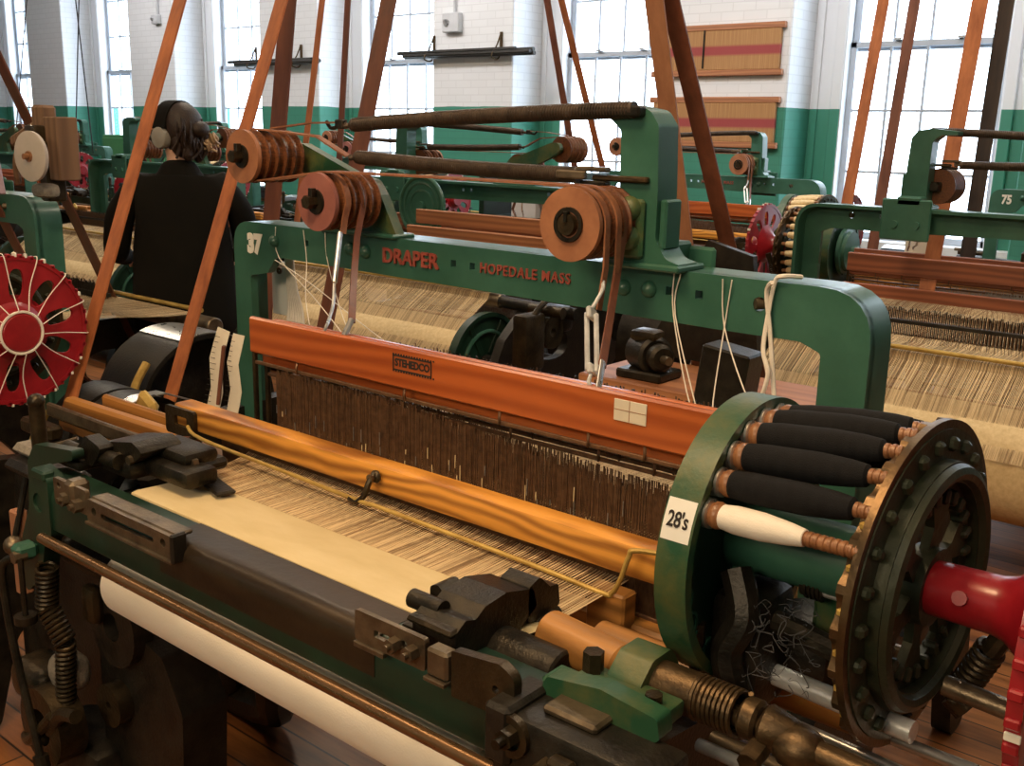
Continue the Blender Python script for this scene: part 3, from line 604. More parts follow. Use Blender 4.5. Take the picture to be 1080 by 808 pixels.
def tb(t0, t1, w, o=0):
    a = V((-1.128, 1.61, 1.222)); b = V((-1.082, 1.555, 1.122)); h.bar(a.lerp(b, t0) + V((o, 0, 0)), a.lerp(b, t1) + V((o, 0, 0)), w, .011, AX, .003)
tb(0, 1, .007, -.011); tb(0, 1, .007, .011); tb(-.08, .12, .028); tb(.88, 1.06, .028)
h.tube([(-1.08, 1.55, 1.12), (-1.075, 1.535, 1.108), (-1.06, 1.52, 1.10), (-1.05, 1.50, 1.085)], .004, 8); h.build('turnbuckle', L)
h = mb('steel').bar((-1.052, 1.545, 1.15), (-1.02, 1.48, 1.075), .016, .008, AX, .003); h.build('strap_hook', L)
# whip roll, warp beam
mb('worn_iron').cyl((-2.42, 2.43, .765), (-.72, 2.43, .765), .036, 22, ch=.004).build('whip_roll', L)
mb('gold_scrap').cyl((-2.40, 2.452, .812), (-.84, 2.452, .812), .009, 12).build('glint_rod', L)  # gold rod put in as the highlight along the whip roll
wb = mb('dark_iron').cyl((-2.52, 2.55, .47), (-.70, 2.55, .47), .05, 16).build('warp_beam', L)
for x in (-2.42, -.80):
    f = mb('green_paint_dark').ring((x, 2.55, .47), AX, .235, .255, -.022, .022, 56); f.ring((x, 2.55, .47), AX, .05, .24, -.004, .004, 56); f.mat('green_paint').torus((x + .012, 2.55, .47), AX, .165, .01, 48); f.torus((x - .012, 2.55, .47), AX, .165, .01, 48)
    for k in range(6): a = k * PI / 3; f.mat('green_paint_dark').bar((x, 2.55 + .06 * math.cos(a), .47 + .06 * math.sin(a)), (x, 2.55 + .235 * math.cos(a), .47 + .235 * math.sin(a)), .03, .02, AX)
    f.build('flange', wb)
g_ = mb('dark_iron').cyl((-2.66, 2.50, .77), (-2.44, 2.50, .77), .03, 16); g_.box((-2.60, 2.44, .68), (-2.46, 2.56, .80), .02, seg=2); g_.mat('greasy_iron').ring((-2.60, 2.62, .70), AX, .02, .075, -.02, .02, 26); g_.box((-2.64, 2.70, .55), (-2.56, 2.84, .80), .015, seg=2); g_.cyl((-2.70, 2.66, .80), (-2.52, 2.66, .80), .025, 14)
g_.tube([(-2.6, 2.4, .84), (-2.6, 2.55, .86), (-2.62, 2.7, .84), (-2.62, 2.82, .74)], .014, 8); g_.mat('worn_iron').cyl((-2.70, 2.56, .83), (-2.55, 2.56, .83), .012, 10); g_.v = [(x - .26, y, z) for x, y, z in g_.v]; g_.mat('dark_iron').cyl((-2.72, 2.50, .77), (-2.40, 2.43, .765), .03, 16)
g_.build('let_off_gearing', L)
# drive pulleys and brake at the left end
for x0, x1, m in ((-2.94, -2.80, 'black_iron'), (-2.78, -2.66, 'black_iron')):
    d = mb(m).ring((0, 1.56, .62), AX, .152, .168, x0, x1, 48); d.ring((0, 1.56, .62), AX, .02, .05, x0, x1, 20)
    for k in range(5): a = k * 2 * PI / 5 + .3; xm = (x0 + x1) / 2; d.bar((xm, 1.56 + .04 * math.cos(a), .62 + .04 * math.sin(a)), (xm, 1.56 + .158 * math.cos(a), .62 + .158 * math.sin(a)), .03, .022, AX)
    d.build('drive_pulley', L)
d = mb('dark_iron').cyl((-3.0, 1.56, .62), (-.6, 1.56, .62), .02, 14); d.mat('steel').strip([(-2.63, 1.44, .77), (-2.63, 1.52, .80), (-2.63, 1.60, .80), (-2.63, 1.72, .75)], .05, .004, AX)
d.mat('gold_scrap').tube([(-2.98, 1.36, .56), (-2.97, 1.39, .66), (-2.95, 1.44, .73)], .012, 8); d.build('crank_shaft', L)
g_ = mb('black_iron'); arc = [(2.0 + r_ * math.cos(a), .60 + r_ * math.sin(a)) for r_, rng in ((.27, range(0, 25)), (.255, range(24, -1, -1))) for a in [PI * (-.12 + 1.24 * k / 24) for k in rng]]
g_.prism(arc, [], 'yz', -3.25, -2.98); g_.prism(circ((2.0, .60), .262, 40), [], 'yz', -3.10, -3.07); g_.mat('steel').prism([(2.0 + r_ * math.cos(a), .60 + r_ * math.sin(a)) for r_, rng in ((.2735, range(0, 9)), (.2705, range(8, -1, -1))) for a in [PI * (.36 + .25 * k / 8) for k in rng]], [], 'yz', -3.25, -2.985)  # steel arc stands in for the shine along the guard's top
g_.mat('gold_scrap').tube([(-2.98, 1.70, .60), (-2.985, 1.72, .72), (-3.0, 1.78, .80)], .014, 8); g_.mat('black_iron').box((-3.22, 1.9, 0), (-3.02, 2.1, .40), .02)
g_.build('belt_guard', L)
# left-hand front end: shipper handle, brackets, rods, springs, take-up
p = mb('green_paint_dark').prism(rp([(-2.03, .60), (-1.955, .66), (-1.93, .74), (-1.90, .76), (-1.90, .88), (-1.955, .895), (-1.975, .86), (-1.985, .80), (-2.02, .74), (-2.045, .69)], .015, 4), [circ((-1.945, .82), .02, 12)], 'xz', .90, .935)
p.prism(rp([(-2.10, .70), (-2.06, .71), (-2.045, .86), (-1.90, .905), (-1.90, .925), (-2.06, .905), (-2.095, .86)], .02, 4), [], 'xz', .955, .98)
p.box((-1.955, .895, .872), (-1.905, .92, .892), .004); p.build('shipper_bracket', L)
p = mb('greasy_iron').cyl((-2.128, 1.0, .80), (-2.128, 1.0, .975), .0165, 14); p.ball((-2.128, 1.0, .975), .0185, 12); p.mat('black_iron').box((-2.25, .97, .80), (-2.02, 1.06, .83), .012); p.mat('lint').box((-2.27, 1.0, .83), (-2.17, 1.07, .855), .015); p.mat('belt_tan').box((-2.22, .96, .52), (-2.19, .99, .72), .004)
p.mat('worn_iron').cyl((-2.08, .985, .885), (-2.02, 1.03, .91), .004, 8); p.build('shipper_handle', L)
p = mb('worn_iron').ball((-2.185, .95, .648), .022, 14); p.mat('dark_iron').cyl((-2.185, .95, .648), (-2.2, 1.0, .80), .007, 8); p.build('weight_ball', L)
p = mb('dark_iron').tube([(-1.985, .86, .705), (-2.015, .85, .68), (-2.015, .85, .60), (-1.99, .85, .48), (-1.95, .85, .36), (-1.925, .85, .28)], .0085, 10); p.cyl((-1.925, .85, .29), (-1.918, .85, .262), .016, 10); p.cyl((-1.955, .86, .71), (-1.955, .86, .585), .006, 8); p.ring((-1.955, .86, .582), AZ, .006, .022, -.008, .008, 14); p.mat('green_paint').box((-1.99, .855, .70), (-1.955, .9, .735), .008); p.mat('worn_iron').cyl((-1.965, .85, .712), (-1.965, .875, .712), .013, 8); p.build('hanger_rod', L)
p = mb('greasy_iron'); coil(p, (-1.93, .90, .69), (-1.945, .90, .60), .019, .0045, 9); coil(p, (-1.945, .90, .60), (-1.90, .91, .53), .019, .0045, 8); coil(p, (-1.90, .91, .53), (-1.92, .91, .38), .017, .0045, 14); p.build('coil_spring', L)
p = mb('black_iron').prism(rp([(-1.90, .15), (-1.62, .15), (-1.60, .45), (-1.66, .55), (-1.78, .58), (-1.80, .72), (-1.90, .74)], .03, 4), [], 'xz', .98, 1.08); p.ring((-1.80, .965, .58), AY, .03, .085, -.01, .03, 28)
p.mat('greasy_iron').ring((-1.96, .9, .33), AY, .04, .085, -.03, .03, 28); p.box((-2.12, .88, .34), (-1.98, .98, .43), .03, seg=3); p.tube([(-1.93, .88, .33), (-1.86, .87, .40), (-1.80, .87, .42)], .014, 10); p.tube([(-2.05, .88, .27), (-1.98, .86, .30), (-1.90, .87, .38)], .012, 10)
p.mat('lint').box((-1.99, .9, .40), (-1.90, .97, .48), .03, seg=3); p.mat('greasy_iron').ring((-1.82, .96, .40), AY, .01, .045, -.012, .02, 20); p.box((-1.87, .93, .58), (-1.82, .96, .66), .02, seg=2); p.mat('black_iron').box((-2.08, .92, .02), (-1.84, 1.05, .28), .03, seg=2)
p.build('take_up_gearing', L)

mb('black_iron').prism(rp([(-2.50, .02), (-2.10, .02), (-2.12, .18), (-1.98, .24), (-1.93, .36), (-1.98, .56), (-1.90, .66), (-1.90, .745), (-2.46, .745), (-2.50, .5)], .04, 4), [oval((-2.05, .43), .02, .02, 0)], 'xz', 1.09, 1.11).build('dark_mass_plate', L)  # plate added as a dark mass so the bright floor doesn't show

# battery of bobbins at the right end
BC = (1.243, 1.022)
bat = mb('green_paint').cyl((-.63, BC[0], BC[1]), (-.40, BC[0], BC[1]), .048, 28); bat.box((-.61, BC[0] - .03, .80), (-.57, BC[0] + .05, BC[1]), .012); bat.mat('black_iron').box((-.60, BC[0] - .09, .80), (-.52, BC[0] + .02, .97), .02, seg=2); bat.mat('dark_iron').tube([(-.57, 1.20, .93), (-.50, 1.19, .935), (-.44, 1.19, .925), (-.37, 1.20, .915)], .016, 10); bat.mat('green_worn').box((-.50, 1.26, .89), (-.44, 1.32, .975), .008); bat.mat('black_iron').box((-.57, 1.24, .80), (-.46, 1.36, .915), .03, seg=2); bat.tube([(-.57, 1.17, 1.0), (-.545, 1.15, .95), (-.56, 1.14, .90), (-.545, 1.14, .85)], .022, 8)
bat = bat.build('battery', L)
r = mb('green_worn').ring((-.622, *BC), AX, .180, .195, 0, .045, 72); r.mat('green_paint_dark').ring((-.617, *BC), AX, .045, .186, 0, .012, 64); r.ring((-.607, *BC), AX, .136, .184, 0, .01, 64); r.mat('green_paint').lathe([(0, .04), (-.012, .12), (-.03, .118), (-.032, .1), (-.05, .098), (-.052, .03), (-.085, .028), (-.086, .001)], (-.617, *BC), AX, 40, cap=False)
for k in range(25): a = (k + .6) * 2 * PI / 25; r.ring((-.599, BC[0] + .166 * math.cos(a), BC[1] + .166 * math.sin(a)), AX, .015, .02, 0, .005, 16)
pl = r.build('bobbin_plate', bat)
lw = mb('lint_dark'); rnd = random.Random(8)
for k in range(46):
    q = V((rnd.uniform(-.56, -.46), rnd.uniform(1.13, 1.20), rnd.uniform(.87, .98))); P = [q]
    for s in range(5): P.append(P[-1] + V((rnd.uniform(-.018, .018), rnd.uniform(-.008, .008), rnd.uniform(-.018, .008))))
    lw.tube(P, rnd.choice((.0004, .0005, .0007)), 4)
lw = lw.build('lint_web', bat); lw['own'] = 1; lw['kind'] = 'stuff'
st_ = mb('white_card'); aa = [math.radians(151 + 2.6 * k) for k in range(7)]
st_.add([(x, BC[0] + .1955 * math.cos(a), BC[1] + .1955 * math.sin(a)) for a in aa for x in (-.620, -.580)], [[2 * k, 2 * k + 1, 2 * k + 3, 2 * k + 2] for k in range(6)])
st_ = st_.build('sticker', pl); st_['own'] = 1; st_['label'] = 'white sticker with 28s in black ink'
am = math.radians(159); s_ = letters('ink_writing', "28's", .028, (-.600, BC[0] + .1962 * math.cos(am), BC[1] + .1962 * math.sin(am)), (math.radians(69), 0, 0), 'ink', pl, .0001, .0006, .95, .72); s_['own'] = 1
# notched outer disc, set slightly askew on its spindle
DX = -.352; RO = .209; DC = (1.252, 1.018)
dsc = mb('hopper_edge'); pts = []
for k in range(25):
    a = k * 2 * PI / 25
    for u, rr in ((-.40, RO - .001), (-.2, RO - .009), (0, RO - .011), (.2, RO - .009), (.40, RO - .001)): pts.append((DC[0] + rr * math.cos(a + u * 2 * PI / 25), DC[1] + rr * math.sin(a + u * 2 * PI / 25)))
dsc.prism(pts, [circ(DC, .165, 60)], 'yz', DX - .026, DX - .016); dsc.ring((DX - .016, *DC), AX, .197, RO, 0, .009, 80)
dsc.mat('hopper_iron').ring((DX - .014, *DC), AX, .155, .198, 0, .009, 72); dsc.ring((DX - .012, *DC), AX, .134, .160, 0, .022, 72); dsc.torus((DX + .01, *DC), AX, .147, .011, 64)
dsc.ring((DX - .014, *DC), AX, .108, .136, 0, .01, 64); dsc.ring((DX - .02, *DC), AX, .02, .05, 0, .03, 28)
for k in range(6): a = k * PI / 3 + .35; dsc.prism([(DC[0] + r_ * math.cos(a + d_), DC[1] + r_ * math.sin(a + d_)) for r_, d_ in ((.04, -.5), (.075, -.16), (.118, -.28), (.118, .28), (.075, .16), (.04, .5))], [], 'yz', DX - .013, DX - .001)
for k in range(25):
    a = (k + .5) * 2 * PI / 25; c, s = math.cos(a), math.sin(a); dsc.mat('hopper_iron').bar((DX - .004, DC[0] + .170 * c, DC[1] + .170 * s), (DX - .004, DC[0] + .188 * c, DC[1] + .188 * s), .015, .016, AX, .004)
    dsc.mat('hopper_iron').bar((DX - .004, DC[0] + .104 * c, DC[1] + .104 * s), (DX - .004, DC[0] + .124 * c, DC[1] + .124 * s), .011, .02, AX, .003)
    dsc.mat('gold_scrap').ball((DX - .02, DC[0] + .2 * math.cos(a - .12), DC[1] + .2 * math.sin(a - .12)), .005, 6) if 9 < k < 22 else None
Rz = Matrix.Rotation(-.07, 3, 'Z'); Pv = V((DX, *DC)); dsc.v = [tuple(Rz @ (V(q) - Pv) + Pv) for q in dsc.v]
dsc.build('tip_disc', bat)
# red thread wheel on its spindle
TX = -.195
st = mb('red_paint').lathe([(DX + .0, .03), (DX + .01, .034), (DX + .085, .036), (DX + .10, .040), (DX + .115, .052), (TX - .015, .078), (TX - .004, .10)], (0, *BC), AX, 32, cap=False); st.cyl((DX + .05, BC[0] - .034, BC[1] + .01), (DX + .05, BC[0] - .040, BC[1] + .012), .009, 10)
st.build('spindle', bat)
def thread_wheel(cx, cy, cz, n=10):
    h = [oval((cy + .130 * math.cos(a), cz + .130 * math.sin(a)), .042, .021, a) for a in [2 * PI * k / n + .2 for k in range(n)]]
    m = mb('red_paint').prism(circ((cy, cz), .205, 64), h + [circ((cy, cz), .055, 30)], 'yz', cx - .005, cx + .005); m.ring((cx - .008, cy, cz), AX, .196, .207, 0, .016, 64)
    m.lathe([(.0, .085), (.006, .08), (.012, .064), (.045, .055), (.05, .05), (.05, .001)], (cx, cy, cz), AX, 32, cap=False)
    for k in range(40): a = k * 2 * PI / 40; m.mat('red_paint').box((cx - .008, cy + .206 * math.cos(a) - .006, cz + .206 * math.sin(a) - .006), (cx + .008, cy + .206 * math.cos(a) + .006, cz + .206 * math.sin(a) + .006), .002)
    rnd = random.Random(4)
    for k in range(13): a = rnd.uniform(0, 2 * PI); m.mat('white_enamel').box((cx - .0095 + rnd.uniform(0, .01), cy + .2085 * math.cos(a) - .003, cz + .2085 * math.sin(a) - .005), (cx + .0095, cy + .2105 * math.cos(a) + .003, cz + .2105 * math.sin(a) + .005), .001)
    return m
thread_wheel(TX, *BC).build('thread_wheel', bat)
# ------------------------------------------------------------------ cloth, cloth roll and warp of the loom in front
def cloth_mesh():
    m = mb('woven_cream'); prof = [(1.136, .8565), (1.10, .858), (1.05, .860), (1.01, .8635), (.996, .862), (.992, .85), (.996, .80), (1.025, .72), (1.03, .70)]
    n = 40; vs = []; fs = []; rnd = random.Random(3)
    for i in range(n + 1):
        t = i / n
        for j, (y, z) in enumerate(prof):
            x = -1.772 + t * .948 + (.012 * (j / 4) * (1 - 2 * t) if j < 5 else .012 * (1 - 2 * t)); vs.append((x, y, z + (rnd.uniform(-.0008, .0008) if 0 < j < 4 else 0)))
    k = len(prof)
    for i in range(n):
        for j in range(k - 1): fs.append([i * k + j, i * k + j + 1, (i + 1) * k + j + 1, (i + 1) * k + j])
    N = len(vs); vs += [(x, y - (.0012 if z < .84 else 0), z - .0012) for x, y, z in vs]; fs += [[a + N for a in f[::-1]] for f in fs]
    return m.add(vs, fs)
cloth = tag(cloth_mesh().build('woven_cloth', None, loc=(-1.3, 1.06, .855)), 'cream woven cloth stretched over the breast beam of the nearest loom', 'cloth', 'woven cloth on the looms')
rl = thing('cloth_roll', 'thick roll of white cloth under the breast beam of the nearest loom', 'cloth roll', (-1.3, .966, .702), 'cloth rolls under the breast beams')
mb('rolled_cream').lathe([(0, .03), (0, .057), (.006, .064), (.012, .066), (.92, .066), (.926, .064), (.932, .057), (.932, .03)], (-1.735, .966, .702), AX, 56, cap=False).build('rolled_cloth', rl)
mb('dark_iron').cyl((-1.95, .966, .702), (-.70, .966, .702), .03, 18).build('core', rl)
def warp_mesh(xa, xb, wa, wb, n, wid, last=9):
    m = mb('yarn_streaks'); path = [(1.137, .8562, 0), (1.30, .8545, .1), (1.66, .862, .5), (2.30, .806, 1), (2.43, .8035, 1), (2.455, .795, 1), (2.468, .77, 1), (2.60, .69, 1), (2.755, .535, 1)][:last]
    vs = []; fs = []; rnd = random.Random(11)
    for i in range(n):
        t = (i + .5) / n; ww = wid * rnd.uniform(.6, 1.35); j = rnd.uniform(-.0007, .0007)
        o = len(vs)
        for y, z, s in path:
            x = (xa + (xb - xa) * t) * (1 - s) + (wa + (wb - wa) * t) * s + j; vs += [(x - ww / 2, y, z + (.0012 if i % 2 else -.0012) * (1 if .05 < s < .9 else 0)), (x + ww / 2, y, z + (.0012 if i % 2 else -.0012) * (1 if .05 < s < .9 else 0))]
        for k in range(len(path) - 1): fs.append([o + 2 * k, o + 2 * k + 1, o + 2 * k + 3, o + 2 * k + 2])
    return m.add(vs, fs)
wt = thing('warp_yarn', 'sheet of cream warp yarn running through the nearest loom from its rear beam', 'warp yarn', (-1.61, 2.3, .47), 'warp sheets on the looms')
warp_mesh(-1.76, -.826, -2.36, -.86, 330, .0030).build('yarn_sheet', wt, fix=False, smooth=False)['kind'] = 'stuff'
mb('yarn_cream').lathe([(0, .05), (0, .196), (1.52, .196), (1.52, .05)], (-2.38, 2.55, .47), AX, 56, cap=False).build('yarn_package', wt)

# ------------------------------------------------------------------ bobbins
def bobbin(yarn, full=True):
    b = thing('bobbin', 'x', 'bobbin', (0, 0, 0))
    h = mb('steel'); h.lathe([(-.004, .006), (-.004, .0145), (.0, .0155)], (0, 0, 0), AX, 18, cap=False)
    for t in (.001, .008, .015): h.lathe([(t, .0150), (t + .001, .0190), (t + .0048, .0190), (t + .0058, .0150)], (0, 0, 0), AX, 18, cap=False)
    h.mat('bobbin_wood').lathe([(.0, .0145), (.022, .0152), (.025, .0172), (.029, .0178), (.033, .0165), (.036, .013)], (0, 0, 0), AX, 18)
    h.build('head', b)
    if full: pr = [(.031, .012), (.034, .0175), (.06, .0195), (.13, .0195), (.170, .0165), (.190, .0135), (.194, .008)]
    else: pr = [(.033, .012), (.036, .0155), (.055, .0178), (.090, .0176), (.125, .0140), (.146, .0105), (.148, .007)]
    mb(yarn).lathe(pr, (0, 0, 0), AX, 22, cap=False).build('yarn', b)
    pr = [(.03, .0095)]
    t = .13
    while t < .212: pr += [(t, .0092), (t + .001, .0078), (t + .003, .0078), (t + .004, .0092)]; t += .0085
    pr += [(.214, .008), (.216, .004)]
    mb('bobbin_wood').lathe(pr, (0, 0, 0), AX, 16).build('barrel', b); return b
def bob_at(j, half=False):
    a = math.radians((10.6 - j) * 14.4); rt = .19
    p = V((-.590, BC[0] + .167 * math.cos(a), BC[1] + .167 * math.sin(a))); q = V((-.378, BC[0] + rt * math.cos(a), BC[1] + rt * math.sin(a))); return p, (q - p)
def place_bob(b, j, loc, rz, dx=0):
    p, d = bob_at(j); R = Matrix.Rotation(rz, 3, 'Z'); b.location = V(loc) + R @ (p - V(O)) + V((dx, 0, 0)); b.rotation_euler = (R @ d).to_track_quat('X', 'Z').to_euler()
wb_ = bobbin('yarn_white', False); place_bob(wb_, 0, O, 0); wb_['label'] = 'half-used bobbin with white yarn below the black bobbins, its coppery barrel bare'; wb_['group'] = 'bobbins in the nearest battery'
bk = bobbin('yarn_black'); ords = ['directly above the white bobbin', 'second above the white bobbin', 'third above the white bobbin', 'fourth above the white bobbin', 'fifth above the white bobbin', 'sixth above the white bobbin', 'seventh from the white bobbin, over the top', 'eighth from the white bobbin, farthest back']
for j in range(1, 9):
    b = bk if j == 1 else copy_tree(bk)
    place_bob(b, j, O, 0); b['label'] = 'fat bobbin of black yarn ' + ords[j - 1]; b['group'] = 'bobbins in the nearest battery'
cb = bobbin('yarn_cream'); first_cream = [True]
def fill(loc, rz, js, label, group):
    for j in js:
        b = cb if first_cream[0] else copy_tree(cb); first_cream[0] = False
        place_bob(b, j, loc, rz); b['label'] = label; b['group'] = group

# ------------------------------------------------------------------ the other looms
def loom_copy(loc, rz, label, number=None, warp=None, woven=None):
    r = copy_tree(L); r.location = loc; r.rotation_euler = (0, 0, rz); r['label'] = label; r['_o'] = list(O)
    R = Matrix.Rotation(rz, 3, 'Z')
    if number:
        a = [c for c in r.children if c.name.startswith('arch_frame')][0]
        n = letters('number', number, .075, (-2.47, 1.829, 1.226), RX, 'white_enamel', a, .0006, .0032, 1.0, .8)
    def follow(src, lab):
        c = copy_tree(src); c.location = V(loc) + R @ (V(src.location) - V(O)); c.rotation_euler = (0, 0, rz); c['label'] = lab; return c
    if warp: follow(wt, warp)
    if woven: follow(cloth, woven[0]); follow(rl, woven[1])
    return r
GEAR = [c for c in L.children if c.name.startswith('let_off')][0]
A0 = loom_copy((-4.73, 1.83, 0), 0, 'green power loom with a red thread wheel at the left edge of the picture')
for c in A0.children:
    if c.name.startswith('whip_roll') or c.name.startswith('glint_rod'): c.location = (.50, -.15, .045)
    if c.name.startswith('warp_beam'): c.location = (-.27, 0, 0)
    if c.name.startswith('side_frame') and max(v.co.x for v in c.data.vertices) > 0: c.location = (-.30, 0, 0)
wt0 = thing('warp_yarn', 'cream warp sheet with a straight selvedge in front of the woman in black', 'warp yarn', (-4.2, 2.0, .85), 'warp sheets on the looms')
sheet = warp_mesh(-4.88, -3.95, -4.95, -3.46, 330, .0036, 5); sheet.v = [(x, y - .15 * (y > 1.7), z + .045 * (y > 1.7)) for x, y, z in sheet.v]; sheet.build('yarn_sheet', wt0, fix=False, smooth=False)['kind'] = 'stuff'
for c in A0.children:                                    # its battery stands a little further out
    if c.name.startswith('battery'): c.location = (.47, .05, -.03)
B1 = loom_copy((-4.0, 4.4, 0), PI, 'dark green power loom seen from behind, past the springs of the nearest loom', None, 'streaky cream warp sheet and yarn beam behind the lettered green crossbeam')
B2 = loom_copy((-1.04, 4.48, 0), PI, 'dark green power loom seen from behind, against the large window at right', None, 'broad streaky tan warp sheet beside the right-hand post of the nearest loom')
B0 = loom_copy((-6.98, 4.4, 0), PI, 'dark green power loom seen from behind, past the woman in black', None, 'pale warp sheet seen between the red wheel and the woman in black')
B00 = loom_copy((-9.95, 4.4, 0), PI, 'dark power loom far left in the second row, behind the wooden box')
C2 = loom_copy((-.93, 7.0, 0), 0, 'green power loom numbered 75 beneath the large right-hand window', '75')
C1 = loom_copy((-3.95, 7.0, 0), 0, 'green power loom by the wall, beneath the two hanging heddle frames')
C0 = loom_copy((-7.35, 7.0, 0), 0, 'green power loom numbered 77 far off below the wall rods', '77')
C00 = loom_copy((-10.4, 7.0, 0), 0, 'distant green power loom in front of the windows behind the woman')
C000 = loom_copy((-13.4, 7.0, 0), 0, 'most distant green power loom in the row under the windows')
for lm in (B1, B2, B0):
    hf = sorted([c for c in lm.children if c.name.startswith('harness_frame')], key=lambda c: c.name)
    for k, h in enumerate(hf):
        h.location.z = (-.05, -.05, -.05, -.15)[k]
        for s in h.material_slots:
            if s.material and s.material.name == 'harness_wood': s.link = 'OBJECT'; s.material = MATS['red_wood']
        for g in h.children:
            if g.name.startswith('heddles'): g.material_slots[0].link = 'OBJECT'; g.material_slots[0].material = MATS['heddle_steel']
fill((-1.04, 4.48, 0), PI, range(1, 25), 'cream bobbin in the battery of the loom seen from behind at right', 'cream bobbins in the rear right battery')
for lm in (L, A0):
    for c in list(lm.children):
        if c.name.startswith('let_off'): bpy.data.objects.remove(c)
fill((-3.95, 7.0, 0), 0, range(0, 14), 'cream bobbin in the battery of the loom under the hanging heddle frames', 'cream bobbins in the battery by the wall')
fill((-10.4, 7.0, 0), 0, range(0, 14), 'tiny cream bobbin in the distant battery behind the woman', 'cream bobbins in the distant battery')
fill((-7.35, 7.0, 0), 0, range(0, 12), 'tiny cream bobbin in the battery of the loom numbered 77', 'cream bobbins in the battery of loom 77')

# ------------------------------------------------------------------ drive belts
def belt(x, a, a2, b, b2, w, ma, mb_, label, r=None, x0=None):
    """a, b: (y, z) points on the front and back strand, a2, b2: higher points on the same strands"""
    s = 1. if x0 is None else x / x0
    f = lambda p: V((x, p[0] * s, 1.55 + (p[1] - 1.55) * s))
    a, a2, b, b2 = f(a), f(a2), f(b), f(b2)
    zt = ZC - .02
    up = lambda p, q, z: p + (q - p) * ((z - p.z) / (q.z - p.z))
    zb = .62; pa, pb = up(a, a2, zb), up(b, b2, zb); c = (pa + pb) / 2; rr = (pb - pa).length / 2
    rot = [c + V((0, rr * math.cos(t), rr * math.sin(t))) for t in [PI + PI * k / 12 for k in range(13)]]
    m = mb(ma).strip([up(a, a2, zt), up(a, a2, 2), up(a, a2, 1), pa], w, .006, AX); m.strip(rot, w, .006, AX)
    m.mat(mb_).strip([up(b, b2, zt), up(b, b2, 2), up(b, b2, 1), pb], w, .006, AX)
    return tag(m.build('drive_belt', None, loc=(x, c.y, zb - rr)), label, 'belt', 'leather drive belts')
belt(-2.87, (1.564, 1.095), (1.873, 1.918), (1.902, 1.063), (2.25, 1.958), .062, 'belt_leather', 'belt_leather', 'orange leather drive belt slanting up in front of the woman in black', x0=-2.85)
belt(-3.0, (2.31, 1.343), (2.396, 1.983), (2.694, 1.405), (2.871, 2.033), .085, 'belt_brown', 'belt_brown', 'wide brown drive belt rising behind the springs and left pulleys')
belt(-5.0, (4.09, 1.424), (4.246, 2.30), (4.379, 1.596), (4.446, 2.32), .05, 'belt_leather', 'belt_brown', 'narrow drive belt before the wall pier carrying the left bundle of rods')
belt(-1.75, (3.144, .865), (2.755, 1.947), (3.389, 1.076), (2.844, 1.957), .064, 'belt_tan', 'belt_brown', 'broad tan and brown drive belt beside the curved green spring bracket')
belt(-5.5, (7.485, 1.338), (7.04, 2.626), (7.924, 1.294), (7.232, 2.647), .065, 'belt_brown', 'belt_leather', 'slim drive belt crossing the middle window')
belt(-2.2, (5.493, 1.281), (5.712, 2.29), (5.98, 1.267), (6.176, 2.34), .062, 'belt_leather', 'belt_brown', 'reddish drive belt over the left half of the large right window')
belt(-1.5, (4.788, 1.086), (5.017, 2.175), (5.308, 1.073), (5.417, 2.217), .07, 'belt_leather', 'belt_black', 'orange and black drive belt over the right half of the large right window')
belt(-4.05, (1.879, 1.772), (1.95, 1.6), (1.60, 1.772), (1.67, 1.6), .075, 'belt_brown', 'belt_brown', 'brown drive belt reaching down to the wooden box')
for i, (a, b, lab) in enumerate((((-14.257, 3.138), (-14.878, 1.702), 'thin dark cord hanging over the leftmost window'), ((-12.9, 3.1), (-13.2, 1.9), 'thin dark cord hanging left of the second window'), ((-12.9, 3.1), (-12.75, 1.7), 'thin dark cord hanging beside the other cord at the left pier'))):
    m = mb('cord_black'); x1 = a[0] + (a[0] - b[0]) * (ZC - a[1]) / (a[1] - b[1]); m.tube([(x1, 7.0, ZC), (b[0], 7.0, 1.2)], .008, 6, False)
    tag(m.build('hanging_cord', None, loc=(b[0], 7.0, 1.2)), lab, 'cord', 'cords hanging at the left')

